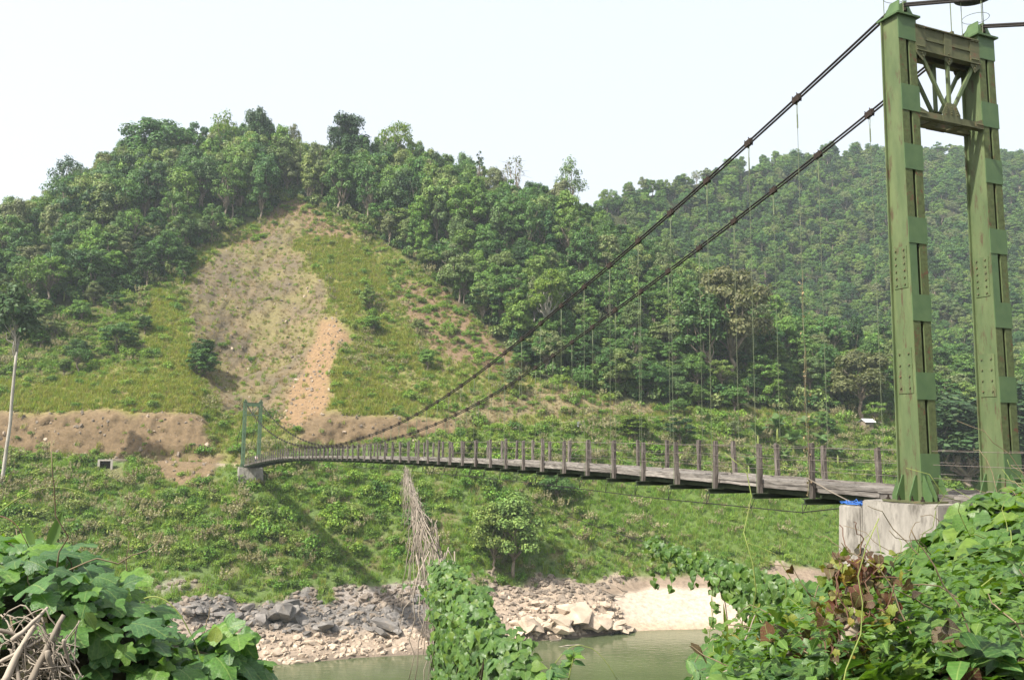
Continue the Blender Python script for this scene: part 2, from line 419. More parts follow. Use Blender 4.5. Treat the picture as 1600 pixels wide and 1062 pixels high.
def smooth(a, s):
    k = np.arange(-3 * s, 3 * s + 1); w = np.exp(-0.5 * (k / s) ** 2); w /= w.sum()
    p = np.pad(a, 3 * s, mode='edge')
    return np.convolve(p, w, 'valid')

def col_interp(vals, s=4):
    return smooth(np.interp(GX, CX, vals), s)

def row_from(py, Yv):
    return np.array([P(x, y, d) for x, y, d in zip(GX, py, Yv)])

wpy = col_interp(W_py)
row_W = np.array([ray(x, y) * (WATER_Z / ray(x, y)[2]) for x, y in zip(GX, wpy)])
OUT = row_W.copy(); OUT[:, 2] = 0; OUT = norm(OUT)             # horizontal direction of each column
row_bed = row_W - OUT * 14; row_bed[:, 2] = -36
row_R = row_from(col_interp(R_py), row_W[:, 1] + 15)
row_T = row_from(col_interp(T_py), col_interp(T_Y))
row_T2 = row_T + OUT * 6.5; row_T2[:, 2] += 0.1
row_C = row_from(col_interp(C_py, 2), row_T2[:, 1] + 3.2)
row_M = row_from(col_interp(M_py), col_interp(M_Y))
row_U = row_from(col_interp(U_py), col_interp(U_Y))
row_G = row_from(col_interp(G_py), col_interp(G_Y))
row_B1 = row_G + OUT * 35; row_B1[:, 2] -= 6
row_B2 = row_G + OUT * 150; row_B2[:, 2] = -30
ROWS = [row_bed, row_W, row_R, row_T, row_T2, row_C, row_M, row_U, row_G, row_B1, row_B2]
SUB = [10, 24, 70, 8, 10, 34, 34, 34, 14, 10]
grid = []; rowpar = []
for i, s in enumerate(SUB):
    for k in range(s):
        t = k / s
        grid.append(ROWS[i] * (1 - t) + ROWS[i + 1] * t); rowpar.append(i + t)
grid.append(ROWS[-1]); rowpar.append(10.0)
GRID = np.array(grid); ROWPAR = np.array(rowpar); NR = len(ROWPAR)
# round the slope breaks a little, but keep the road and the cut sharp
sm = GRID.copy()
for _ in range(6):
    t = sm.copy(); t[1:-1] = (sm[:-2] + 2 * sm[1:-1] + sm[2:]) / 4; sm = t
keep = np.clip(1 - np.abs(ROWPAR - 4.0) / 1.4, 0, 1)[:, None, None]
GRID = GRID * keep + sm * (1 - keep)
GPX, GPY = proj(GRID.reshape(-1, 3)); GPX = GPX.reshape(NR, NC); GPY = GPY.reshape(NR, NC)
RP = np.repeat(ROWPAR[:, None], NC, 1)

def inpoly(px, py, poly):
    r = np.zeros(px.shape, bool); n = len(poly)
    for i in range(n):
        x1, y1 = poly[i]; x2, y2 = poly[(i + 1) % n]
        c = ((y1 > py) != (y2 > py))
        with np.errstate(divide='ignore', invalid='ignore'):
            xi = (x2 - x1) * (py - y1) / (y2 - y1 + 1e-12) + x1
        r ^= c & (px < xi)
    return r

POLY_SCREE = [(518, 485), (548, 525), (522, 560), (518, 610), (505, 672), (425, 676), (448, 622), (480, 560), (500, 510)]
POLY_SCREE2 = [(470, 664), (520, 655), (700, 655), (722, 690), (640, 700), (470, 700)]
POLY_CUT = [(-350, 652), (0, 645), (180, 643), (290, 650), (318, 634), (328, 705), (230, 714), (0, 714), (-350, 714)]
POLY_SPILL = [(222, 714), (350, 712), (335, 735), (318, 752), (285, 760), (255, 750), (232, 735)]
POLY_SLIDE = [(285, 450), (330, 400), (420, 370), (455, 335), (480, 350), (470, 420), (508, 450), (508, 500), (480, 560), (448, 622), (430, 650), (345, 640), (318, 590), (300, 520)]
POLY_BROWN = [(440, 320), (480, 320), (540, 350), (560, 380), (470, 360), (430, 400), (330, 440), (300, 420), (400, 360)]
POLY_BROWN2 = [(600, 430), (690, 440), (740, 500), (800, 540), (790, 590), (700, 570), (640, 510)]
POLY_STRIP = [(225, 445), (262, 470), (300, 560), (322, 640), (270, 645), (250, 600), (225, 520)]
POLY_YELLOW = [[(503, 600), (522, 556), (560, 590), (650, 640), (600, 657), (498, 657)], [(455, 372), (520, 365), (600, 420), (600, 470), (540, 500), (500, 440)], [(0, 600), (200, 590), (300, 620), (300, 650), (0, 645)], [(590, 500), (640, 520), (660, 590), (600, 560)]]
POLY_BRUSH = [(-350, 470), (0, 470), (240, 430), (262, 500), (240, 560), (120, 590), (0, 590), (-350, 590)]
POLY_TAN = [(700, 645), (830, 608), (960, 622), (1060, 640), (1000, 646), (830, 648), (760, 668), (690, 675)]
POLY_SAND = [(955, 945), (975, 925), (1010, 914), (1140, 922), (1320, 935), (1330, 990), (975, 990)]
POLY_MUD = [(930, 935), (960, 915), (1010, 900), (1140, 893), (1340, 890), (1340, 935), (1140, 924), (1010, 916), (965, 942)]
POLY_LUSH = [(900, 770), (1000, 745), (1340, 790), (1340, 890), (1130, 860), (980, 830), (880, 800)]
FOREST_X = [-350, 0, 60, 130, 190, 240, 290, 340, 400, 450, 500, 560, 620, 680, 730, 780, 850, 950, 1050, 1150, 1300, 1450, 1900]
FOREST_Y = [520, 500, 495, 480, 460, 445, 395, 372, 352, 315, 325, 352, 400, 440, 490, 545, 595, 622, 636, 645, 652, 660, 670]

def classify(px, py, rp, jit=0.0):
    """which kind of ground lies here"""
    c = np.full(px.shape, 'grass', dtype='U8')
    c[(rp >= 2) & (rp < 3.0)] = 'bank'
    fl = np.interp(px, FOREST_X, FOREST_Y)
    up = rp >= 5
    c[up & inpoly(px, py, POLY_BROWN)] = 'brown'; c[up & inpoly(px, py, POLY_BROWN2)] = 'brown'
    c[up & inpoly(px, py, POLY_BRUSH)] = 'brush'
    c[up & inpoly(px, py, POLY_SLIDE)] = 'slide'
    c[up & inpoly(px, py, POLY_STRIP)] = 'yellow'
    for q in POLY_YELLOW: c[up & inpoly(px, py, q)] = 'yellow'
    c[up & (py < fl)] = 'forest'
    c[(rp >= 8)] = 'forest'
    c[(rp >= 4) & inpoly(px, py, POLY_TAN)] = 'tan'
    c[inpoly(px, py, POLY_SCREE) & (rp > 4.3)] = 'scree'
    c[inpoly(px, py, POLY_SCREE2) & (rp > 4.0)] = 'cut'
    c[(rp >= 3.9) & inpoly(px, py, POLY_CUT)] = 'cut'
    c[(rp >= 3) & (rp < 4.0)] = 'road'
    c[(rp >= 2) & inpoly(px, py, POLY_SPILL)] = 'cut'
    c[(rp >= 2) & (rp < 3) & inpoly(px, py, POLY_LUSH)] = 'lush'
    c[(rp < 2.0)] = 'rock'
    c[inpoly(px, py, POLY_SAND) & (rp < 2.3)] = 'sand'
    c[inpoly(px, py, POLY_MUD) & (rp < 2.3)] = 'mud'
    return c

COLS = {'brush': (0.085, 0.09, 0.035), 'grass': (0.15, 0.155, 0.05), 'bank': (0.09, 0.13, 0.04), 'brown': (0.15, 0.105, 0.065), 'slide': (0.16, 0.122, 0.07),
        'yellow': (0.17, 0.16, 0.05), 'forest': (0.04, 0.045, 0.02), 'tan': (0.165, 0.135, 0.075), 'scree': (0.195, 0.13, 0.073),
        'cut': (0.15, 0.108, 0.064), 'road': (0.28, 0.23, 0.17), 'lush': (0.08, 0.12, 0.03), 'rock': (0.27, 0.215, 0.165),
        'sand': (0.385, 0.315, 0.25), 'mud': (0.20, 0.155, 0.115)}
flat = GRID.reshape(-1, 3)
j1 = fbm(flat * np.array([0.15, 0.15, 0.15]), 4, 3).reshape(NR, NC); j2 = fbm(flat * 0.15 + 50, 4, 9).reshape(NR, NC)
CLASS = classify(GPX + j1 * 13 + j2 * 6, GPY + j2 * 18 * np.where(RP > 5.05, 1, 0.35), RP + np.where((RP > 1.5) & (RP < 2.5), j1 * np.where(GPX > 900, 0.15, 0.35), 0))

# relief
amp = np.zeros((NR, NC, 3)); n1 = fbm(flat * 0.06, 4, 21).reshape(NR, NC); n2 = fbm(flat * 0.22, 4, 33, ridged=True).reshape(NR, NC); n3 = fbm(flat * np.array([0.5, 0.5, 0.9]), 4, 45, ridged=True).reshape(NR, NC)
road = np.clip(np.abs(RP - 3.5) - 0.5, 0, 1) ** 0.5
zoff = n1 * 1.6 * road * (RP > 1.3) * np.clip(np.abs(RP - 8) + 0.4, 0, 1)
out = np.zeros((NR, NC))
isrock = np.isin(CLASS, ['rock']); issl = np.isin(CLASS, ['slide', 'cut', 'scree'])
zoff = zoff + isrock * (n2 * 0.75 + n3 * 0.35) * np.clip((RP - 1.0) * 4, 0, 1) - isrock * 0.15
n4 = fbm(flat * np.array([0.30, 0.10, 0.05]) + 7, 4, 57, ridged=True).reshape(NR, NC)
out = out + issl * (n2 * 0.8 + n3 * 0.7) + (CLASS == 'slide') * n4 * 1.6
dark = inpoly(GPX + j1 * 25, GPY + j2 * 12, [(390, 935), (480, 930), (560, 955), (690, 930), (700, 975), (600, 990), (520, 985), (450, 990), (400, 985), (330, 975), (270, 960), (290, 935)]) & (RP < 2.15)
out = out + (CLASS == 'cut') * (n3 * 0.1 + fbm(flat * np.array([1.1, 1.1, 0.25]), 3, 88, ridged=True).reshape(NR, NC) * 0.4)
zoff = zoff + dark * (n3 * 0.5 + 0.3)
GRID[..., 2] += zoff
GRID -= OUT[None] * out[..., None] * 0.9
# the headland of broken rock beside the sand
GRID[..., 2] += np.exp(-(((GPX - 880) / 90) ** 2)) * np.exp(-((RP - 1.55) / 0.35) ** 2) * (1.2 + 1.2 * n2)
col = np.zeros((NR, NC, 4)); col[..., 3] = 1
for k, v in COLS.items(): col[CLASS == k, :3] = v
# outcrops, drainage streaks and dry patches: the ground's own colours
pat = fbm(flat * 0.35 + 9, 4, 70).reshape(NR, NC)
g = (CLASS == 'slide') & (n2 * 0.8 + pat > 0.16); col[g, :3] = (0.11, 0.09, 0.06)
g = (CLASS == 'slide') & (j1 > 0.12); col[g, :3] = (0.145, 0.125, 0.06)
g = (CLASS == 'rock') & (RP > 1.55 + 0.6 * pat) & (GPX < 720 + 60 * j1); col[g, :3] = (0.235, 0.205, 0.18)
col[dark & (CLASS == 'rock'), :3] = (0.135, 0.125, 0.115)
g = np.isin(CLASS, ['grass', 'yellow']) & (pat > 0.15); col[g, :3] = (0.18, 0.145, 0.075)
g = (CLASS == 'bank') & (pat > 0.2); col[g, :3] = (0.12, 0.115, 0.05)
g = (CLASS == 'sand') & (GPY > 972 + 6 * j2); col[g, :3] = (0.34, 0.26, 0.19)
wet = (RP < 1.09 + 0.03 * pat) & (CLASS == 'rock'); col[wet, :3] *= 0.5
for _ in range(2):
    t = col.copy(); t[1:-1, 1:-1] = (col[1:-1, 1:-1] * 2 + col[:-2, 1:-1] + col[2:, 1:-1] + col[1:-1, :-2] + col[1:-1, 2:]) / 6; col = t

def ground_mat(name, fine=1.2, bumpd=0.25):
    m, nt, o = new_mat(name); L = nt.links
    at = N_(nt, 'ShaderNodeAttribute'); at.attribute_name = 'tint'
    tc = N_(nt, 'ShaderNodeTexCoord')
    nz = N_(nt, 'ShaderNodeTexNoise'); nz.inputs['Scale'].default_value = fine; nz.inputs['Detail'].default_value = 9; nz.inputs['Roughness'].default_value = 0.75
    L.new(tc.outputs['Object'], nz.inputs['Vector'])
    r = ramp(nt, [(0.28, 0.55), (0.5, 1.0), (0.72, 1.4)]); L.new(nz.outputs[0], r.inputs[0])
    c = mixc(nt, 1.0, at.outputs[0], r.outputs[0], 'MULTIPLY')
    b = N_(nt, 'ShaderNodeBsdfPrincipled'); b.inputs['Roughness'].default_value = 0.95; b.inputs['Specular IOR Level'].default_value = 0.1
    L.new(c, b.inputs['Base Color'])
    bp = N_(nt, 'ShaderNodeBump'); bp.inputs['Strength'].default_value = 0.8; bp.inputs['Distance'].default_value = bumpd
    L.new(nz.outputs[0], bp.inputs['Height']); L.new(bp.outputs[0], b.inputs['Normal']); L.new(b.outputs[0], o.inputs[0])
    return m
MAT['ground'] = ground_mat('hillside_ground')

def grid_obj(name, G, colr, mat, kind='structure', smooth=True):
    nr, nc = G.shape[:2]
    i = np.arange(nr - 1)[:, None] * nc + np.arange(nc - 1)[None]
    F = np.stack([i, i + 1, i + nc + 1, i + nc], -1).reshape(-1, 4)
    me = fast_mesh(name, G.reshape(-1, 3), F, mat, smooth=smooth)
    if colr is not None:
        a = me.attributes.new('tint', 'FLOAT_COLOR', 'POINT'); a.data.foreach_set('color', colr.reshape(-1).astype(np.float32))
    o = link(name, me); o['kind'] = kind
    return o
hill = grid_obj('hillside', GRID, col, MAT['ground'])

def gpoint(ci, ri):
    """point on the hillside at fractional column and row"""
    ci = np.clip(ci, 0, NC - 1.001); ri = np.clip(ri, 0, NR - 1.001)
    a = np.floor(ri).astype(int); b = np.floor(ci).astype(int); u = (ri - a)[..., None]; v = (ci - b)[..., None]
    return (GRID[a, b] * (1 - u) + GRID[a + 1, b] * u) * (1 - v) + (GRID[a, b + 1] * (1 - u) + GRID[a + 1, b + 1] * u) * v

def ground_at(px, py, rmin=1.0):
    """where the line of sight through a pixel first meets the hillside"""
    ci = (px + 350) / 2250 * (NC - 1)
    rr = np.linspace(0, NR - 1.01, 900); pts = gpoint(np.full(900, ci), rr)
    x, y = proj(pts); par = np.interp(rr, np.arange(NR), ROWPAR)
    ok = np.where((y <= py) & (par >= rmin))[0]
    return pts[ok[0]] if len(ok) else pts[np.argmin(np.abs(y - py))]

# ---------------------------------------------------------------- the mountain behind
FX = [500, 700, 850, 915, 1000, 1100, 1200, 1280, 1360, 1440, 1520, 1600, 1750, 1900, 2100]
FG = [440, 400, 352, 332, 310, 285, 258, 245, 243, 241, 246, 255, 272, 290, 320]
NF = 200; fx = np.linspace(500, 2100, NF)
fg = smooth(np.interp(fx, FX, FG), 4)
def frow(py, Yv):
    return np.array([P(x, y, Yv) for x, y in zip(fx, np.broadcast_to(py, fx.shape))])
ridgeY = np.interp(fx, [500, 900, 1000, 1300, 2100], [430, 450, 480, 620, 680])
r0 = frow(760, 330.0)
r4 = np.array([P(x, y, d) for x, y, d in zip(fx, fg, ridgeY)])
r5 = r4 + norm(r4 * np.array([1, 1, 0])) * 160; r5[:, 2] -= 60
fgrid = []
for k in range(90):
    t = k / 90; fgrid.append(r0 * (1 - t) + r4 * t)
for k in range(21):
    t = k / 20; fgrid.append(r4 * (1 - t) + r5 * t)
FGRID = np.array(fgrid); ff = FGRID.reshape(-1, 3)
spur = fbm(ff * np.array([0.012, 0.006, 0.0]), 3, 5, ridged=True).reshape(111, NF)
tt = np.minimum(np.arange(111) / 90, 1)[:, None]
FGRID[..., 2] += (spur - 0.3) * 26 * np.sin(np.pi * np.clip(tt, 0, 1)) + fbm(ff * 0.03, 3, 8).reshape(111, NF) * 4 * np.sin(np.pi * np.clip(tt, 0, 1))
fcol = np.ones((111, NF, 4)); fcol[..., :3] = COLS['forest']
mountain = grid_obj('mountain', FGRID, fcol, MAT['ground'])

# ---------------------------------------------------------------- river
def water_mat():
    m, nt, o = new_mat('river_water'); L = nt.links
    b = N_(nt, 'ShaderNodeBsdfPrincipled'); b.inputs['Base Color'].default_value = (0.115, 0.135, 0.07, 1); b.inputs['Roughness'].default_value = 0.07; b.inputs['IOR'].default_value = 1.33
    tc = N_(nt, 'ShaderNodeTexCoord'); mp = N_(nt, 'ShaderNodeMapping'); mp.inputs['Scale'].default_value = (0.6, 1.3, 1); L.new(tc.outputs['Object'], mp.inputs[0])
    nz = N_(nt, 'ShaderNodeTexNoise'); nz.inputs['Scale'].default_value = 1.1; nz.inputs['Detail'].default_value = 5; L.new(mp.outputs[0], nz.inputs['Vector'])
    bp = N_(nt, 'ShaderNodeBump'); bp.inputs['Strength'].default_value = 0.35; bp.inputs['Distance'].default_value = 0.12
    L.new(nz.outputs[0], bp.inputs['Height']); L.new(bp.outputs[0], b.inputs['Normal'])
    n2 = N_(nt, 'ShaderNodeTexNoise'); n2.inputs['Scale'].default_value = 0.06; n2.inputs['Detail'].default_value = 3; L.new(tc.outputs['Object'], n2.inputs['Vector'])
    r = ramp(nt, [(0.35, (0.055, 0.070, 0.032)), (0.65, (0.085, 0.10, 0.05))]); L.new(n2.outputs[0], r.inputs[0]); L.new(r.outputs[0], b.inputs['Base Color'])
    L.new(b.outputs[0], o.inputs[0]); return m
MAT['water'] = water_mat()
o = fast_mesh('river', [(-420, -60, WATER_Z), (420, -60, WATER_Z), (420, 330, WATER_Z), (-420, 330, WATER_Z)], [(0, 1, 2, 3)], MAT['water'])
tag(link('river', o), kind='structure')

# ---------------------------------------------------------------- bridge axes
A = P(1438, 781, 21.6); B_ = P(379, 729, 167)
U = np.array([B_[0] - A[0], B_[1] - A[1], 0]); SPAN = float(np.linalg.norm(U)); U /= SPAN
V_ = np.array([-U[1], U[0], 0]); HW = 1.45; FAR_DZ = float(B_[2] - A[2])
O = A - V_ * HW                                  # middle of the near tower's foot
RZB = atan2(U[1], U[0])
def bw(x, y, z):
    return O + U * x + V_ * y + np.array([0, 0, z])

# ---------------------------------------------------------------- near bank
nbx = np.linspace(-70, 70, 141); nby = np.linspace(-25, 80, 141)
XX, YY = np.meshgrid(nbx, nby)
rel = np.stack([XX - O[0], YY - O[1]], -1); s_ = rel @ U[:2]; t_ = rel @ V_[:2]
dist = np.hypot(t_, np.maximum(s_ + 0.6, 0))
roadz = O[2] - 0.25 - 1.7 * np.maximum(dist - 1.7, 0)
base = -2.3 - 0.62 * np.maximum(YY - 1.0, 0) - 0.10 * np.maximum(-XX - 3, 0)
zz = np.maximum(base, roadz) + fbm(np.stack([XX, YY, XX * 0], -1) * 0.4, 3, 4) * 0.25
zz = np.maximum(zz, -37.5)
nb = np.stack([XX, YY, zz], -1); nbc = np.ones(nb.shape[:2] + (4,)); nbc[..., :3] = (0.07, 0.06, 0.03)
nbc[(dist < 1.5) & (s_ < 0), :3] = (0.20, 0.16, 0.11)
grid_obj('near_bank', nb, nbc, MAT['ground'])
# ================================================================== PLANT BUILDING BLOCKS
LEAF_V = [(0, -0.5, 0), (0.34, 0.02, 0.10), (0, 0.55, 0.02), (-0.30, -0.04, 0.12)]
LEAF_F = [(0, 1, 2), (0, 2, 3)]

def crown_arrays(rng, clumps, per, leaf, flat=0.65, up=0.45, jit=0.38):
    """leaf sprays gathered in clumps: each clump is a ragged dome, fuller on top than underneath"""
    C = []; N = []; S = []
    for (c, r) in clumps:
        n = int(per * (r ** 1.6))
        d = norm(rng.normal(size=(n, 3))); d[:, 2] = np.where(d[:, 2] < -0.6, -d[:, 2] * 0.6, d[:, 2])
        rad = r * (0.35 + 0.7 * rng.random(n) ** 0.5) * (1 + 0.22 * np.sin(d[:, 0] * 5 + c[0] * 3) * np.cos(d[:, 1] * 4 + c[1]))
        p = np.array(c) + d * rad[:, None] * np.array([1, 1, flat])
        C.append(p); N.append(norm(d + np.array([0, 0, up]) + rng.normal(size=(n, 3)) * jit)); S.append(leaf * (0.6 + 0.8 * rng.random(n)))
    return np.concatenate(C), np.concatenate(N), np.concatenate(S)

def limb(mb, p, q, r0, r1, rng, wob=0.12, n=5, sides=5):
    p = np.array(p, float); q = np.array(q, float); L = np.linalg.norm(q - p); pts = []
    for i in range(n):
        t = i / (n - 1); w = rng.normal(size=3) * wob * L * 0.25 * (t * (1 - t) * 4)
        pts.append(p * (1 - t) + q * t + w)
    mb.tube(pts, [r0 * (1 - i / (n - 1)) + r1 * i / (n - 1) for i in range(n)], sides)
    return pts

def tree_design(kind, seed):
    """trunk and crown meshes of a tree 10 m tall"""
    rng = np.random.default_rng(seed); cl = []; tb = MB(); per = 320; leaf = 0.33; flat = 0.85; k_ = 1.0
    if kind == 'round':
        h0, rx, rz, zc, n = 2.6, 3.0, 3.9, 5.6, 23
    elif kind == 'tall':
        h0, rx, rz, zc, n = 2.2, 2.0, 4.4, 5.4, 21
    elif kind == 'open':
        h0, rx, rz, zc, n = 4.5, 2.6, 2.9, 6.9, 14; per = 85
    elif kind == 'umbrella':
        h0, rx, rz, zc, n = 4.2, 3.3, 3.0, 6.9, 19; flat = 0.75
    elif kind == 'draped':
        h0, rx, rz, zc, n = 1.0, 2.1, 4.8, 4.9, 25
    elif kind == 'feathery':
        h0, rx, rz, zc, n = 3.0, 2.1, 4.0, 5.9, 21; per = 170; leaf = 0.30
    elif kind == 'snag':
        h0, rx, rz, zc, n = 5.0, 0.7, 2.5, 7.5, 9; per = 120; leaf = 0.4
    elif kind == 'bare':
        h0, rx, rz, zc, n = 4.0, 2.4, 2.6, 7.2, 13; per = 14; leaf = 0.4
    elif kind == 'pole':
        h0, rx, rz, zc, n = 7.2, 1.15, 1.6, 8.3, 18; per = 330; leaf = 0.26; k_ = 0.42
    top = np.array([rng.normal() * 0.3, rng.normal() * 0.3, h0])
    lean = rng.normal(size=2) * 0.25
    limb(tb, (0, 0, -0.8), top, 0.24 * k_, 0.16 * k_, rng, 0.12 * k_ * k_, 7, 7)
    limb(tb, top, (top[0] + lean[0], top[1] + lean[1], zc + rz * 0.55), 0.16 * k_, 0.04, rng, 0.3, 6, 6)
    for i in range(n):
        for _ in range(30):
            d = norm(rng.normal(size=3))
            d[2] = d[2] if d[2] > -0.55 else -d[2]
            rr = 0.45 + 0.5 * rng.random()
            c = np.array([d[0] * rx * rr, d[1] * rx * rr, zc + d[2] * rz * rr])
            if all(np.linalg.norm((c - q[0]) / np.array([1, 1, 0.8])) > 0.58 * min(rx, rz * 1.2) for q in cl): break
        r = (0.28 + 0.28 * rng.random()) * min(rx, 2.6 if kind != 'snag' else 1.2)
        if kind == 'umbrella': r *= 0.8
        cl.append((c, r))
        if i % 2 == 0 or kind in ('open', 'bare', 'umbrella', 'feathery'):
            limb(tb, top * rng.uniform(0.75, 1.0), c, 0.085 * k_, 0.025 * k_, rng, 0.3, 5, 4)
    if kind == 'bare':
        for (c, r) in cl:
            for _ in range(7):
                limb(tb, c, np.array(c) + rng.normal(size=3) * r * 0.8, 0.03, 0.01, rng, 0.3, 3, 3)
    C, N, S = crown_arrays(rng, cl, per, leaf, flat)
    T = rng.normal(size=C.shape); T[:, 2] -= 0.6
    return tb, (C, N, T, S)

KINDS = ['round', 'round', 'tall', 'umbrella', 'draped', 'feathery', 'round', 'open', 'draped', 'tall', 'round', 'umbrella']
TREES = []
for i, k in enumerate(KINDS):
    tb, cr = tree_design(k, 100 + i)
    TREES.append((tb.mesh('trunk', MAT['bark'], True), cloud('crown', *cr, LEAF_V, LEAF_F, MAT['forest']), tb, cr))
SPECIAL = {}
def special(kind, seed):
    if (kind, seed) not in SPECIAL:
        tb, cr = tree_design(kind, seed)
        SPECIAL[(kind, seed)] = (tb.mesh('trunk', MAT['bark'], True), cloud('crown', *cr, LEAF_V, LEAF_F, MAT['forest']))
    return SPECIAL[(kind, seed)]

def put_tree(name, meshes, loc, h, rz, label, group=None, leafmat=None, barkmat=None, wide=1.0):
    e = empty(name, loc, rz); s = h / 10.0; e.scale = (s * wide, s * wide, s)
    tag(e, label, 'tree', group)
    for nm, me, mt in (('trunk', meshes[0], barkmat), ('crown', meshes[1], leafmat)):
        c = link(nm, me, e)
        if mt: c.material_slots[0].link = 'OBJECT'; c.material_slots[0].material = mt
    return e

def shrub_design(seed, spread=1.0, n=9, per=140, leaf=0.22, kind=None):
    """a bush about 1 m in radius"""
    rng = np.random.default_rng(seed); cl = []
    for i in range(n):
        a = rng.random() * 2 * pi; r = spread * 0.75 * sqrt(rng.random())
        cl.append((np.array([cos(a) * r, sin(a) * r, 0.35 + 0.55 * rng.random() * (1.3 - r)]), 0.36 + 0.26 * rng.random()))
    C, N, S = crown_arrays(rng, cl, per, leaf, 0.85, 0.6, 0.5)
    T = rng.normal(size=C.shape); T[:, 2] += 0.2
    return C, N, T, S

BLADE_V = [(-0.5, 0, 0), (0.5, 0, 0), (0.36, 0.5, 0.03), (-0.36, 0.5, 0.03), (0.0, 1.0, 0.16)]
BLADE_F3 = [(0, 1, 2), (0, 2, 3), (3, 2, 4)]
def tuft_design(seed, n=46, h=1.0, w=0.05, spread=0.45, lean=0.6):
    rng = np.random.default_rng(seed)
    a = rng.random(n) * 2 * pi; r = spread * np.sqrt(rng.random(n))
    C = np.stack([np.cos(a) * r, np.sin(a) * r, np.full(n, -0.1)], 1)
    b = rng.random(n) * 2 * pi; ln = lean * rng.random(n)
    T = norm(np.stack([np.cos(b) * ln, np.sin(b) * ln, np.ones(n)], 1)); N = np.stack([-np.cos(b), -np.sin(b), ln * 0 + 0.3], 1)
    S = h * (0.5 + 0.6 * rng.random(n))
    tv = [(x * w, y, z) for x, y, z in BLADE_V]
    return C, N, T, S, tv
def tuft_mesh(seed, mat, **k):
    C, N, T, S, tv = tuft_design(seed, **k)
    return cloud('tuft', C, -N, T, S, tv, BLADE_F3, mat)

def join_mesh(name, parts):
    """several meshes as one (for scattered ground cover)"""
    V = []; F = []; MI = []; mats = []; n = 0
    for me in parts:
        co = np.empty(len(me.vertices) * 3, np.float32); me.vertices.foreach_get('co', co); V.append(co.reshape(-1, 3))
        me.calc_loop_triangles(); t = np.empty(len(me.loop_triangles) * 3, np.int32); me.loop_triangles.foreach_get('vertices', t)
        F.append(t.reshape(-1, 3) + n); n += len(me.vertices)
        MI.append(np.full(len(F[-1]), len(mats))); mats.append(me.materials[0])
    return fast_mesh(name, np.concatenate(V), np.concatenate(F), mats, mi=np.concatenate(MI))

def scatter(name, pts, rot, scl, idx, meshes, label, cat):
    """mass vegetation nobody could count: one object that instances the given meshes on its points"""
    pts = np.asarray(pts, np.float32); n = len(pts)
    me = bpy.data.meshes.new(name); me.vertices.add(n); me.vertices.foreach_set('co', pts.ravel())
    for nm, ty, data in (('rot', 'FLOAT_VECTOR', rot), ('scl', 'FLOAT_VECTOR', scl), ('pick', 'INT', idx)):
        a = me.attributes.new(nm, ty, 'POINT')
        a.data.foreach_set('vector' if ty == 'FLOAT_VECTOR' else 'value', np.asarray(data, np.int32 if ty == 'INT' else np.float32).ravel())
    o = link(name, me); tag(o, label, cat, kind='stuff')
    src = bpy.data.collections.new(name + '_source')
    for i, m in enumerate(meshes):
        s = bpy.data.objects.new('%s_%02d' % (name, i), m); src.objects.link(s)
    ng = bpy.data.node_groups.new(name, 'GeometryNodeTree')
    ng.interface.new_socket('Geometry', in_out='INPUT', socket_type='NodeSocketGeometry')
    ng.interface.new_socket('Geometry', in_out='OUTPUT', socket_type='NodeSocketGeometry')
    gi = ng.nodes.new('NodeGroupInput'); go = ng.nodes.new('NodeGroupOutput')
    ci = ng.nodes.new('GeometryNodeCollectionInfo'); ci.inputs['Collection'].default_value = src
    ci.inputs['Separate Children'].default_value = True; ci.inputs['Reset Children'].default_value = True
    ip = ng.nodes.new('GeometryNodeInstanceOnPoints'); ip.inputs['Pick Instance'].default_value = True
    def attr(nm, ty):
        a = ng.nodes.new('GeometryNodeInputNamedAttribute'); a.data_type = ty; a.inputs['Name'].default_value = nm
        return a.outputs['Attribute']
    e2r = ng.nodes.new('FunctionNodeEulerToRotation')
    L = ng.links
    L.new(attr('rot', 'FLOAT_VECTOR'), e2r.inputs[0]); L.new(e2r.outputs[0], ip.inputs['Rotation'])
    L.new(attr('scl', 'FLOAT_VECTOR'), ip.inputs['Scale']); L.new(attr('pick', 'INT'), ip.inputs['Instance Index'])
    L.new(gi.outputs[0], ip.inputs['Points']); L.new(ci.outputs[0], ip.inputs['Instance']); L.new(ip.outputs[0], go.inputs[0])
    md = o.modifiers.new('scatter', 'NODES'); md.node_group = ng
    return o
# ================================================================== VEGETATION ON THE FAR BANK AND THE HILLS
c00 = GRID[:-1, :-1]; AREA = np.linalg.norm(np.cross(GRID[1:, :-1] - c00, GRID[:-1, 1:] - c00), axis=-1)
CELLC = CLASS[:-1, :-1]; CELLRP = RP[:-1, :-1]
INVIEW = (GX[:-1] > -160) & (GX[:-1] < 1760)
def sow(dens, rmin=0, rmax=9.2, rng=RNG):
    """dens: class -> plants per square metre; returns positions, classes"""
    d = np.zeros(AREA.shape)
    for k, v in dens.items(): d[CELLC == k] = v
    d[(CELLRP < 3.3) & (np.abs(GPX[:-1, :-1] - 174) < 19) & (GPY[:-1, :-1] < 750)] = 0      # kept clear at the culvert mouth
    d *= AREA * INVIEW[None] * (CELLRP >= rmin) * (CELLRP <= rmax)
    n = int(d.sum()); pr = (d / d.sum()).ravel()
    i = rng.choice(pr.size, size=n, p=pr); a = i // (NC - 1); b = i % (NC - 1)
    p = gpoint(b + rng.random(n), a + rng.random(n))
    return p, CELLC[a, b], CELLRP[a, b]

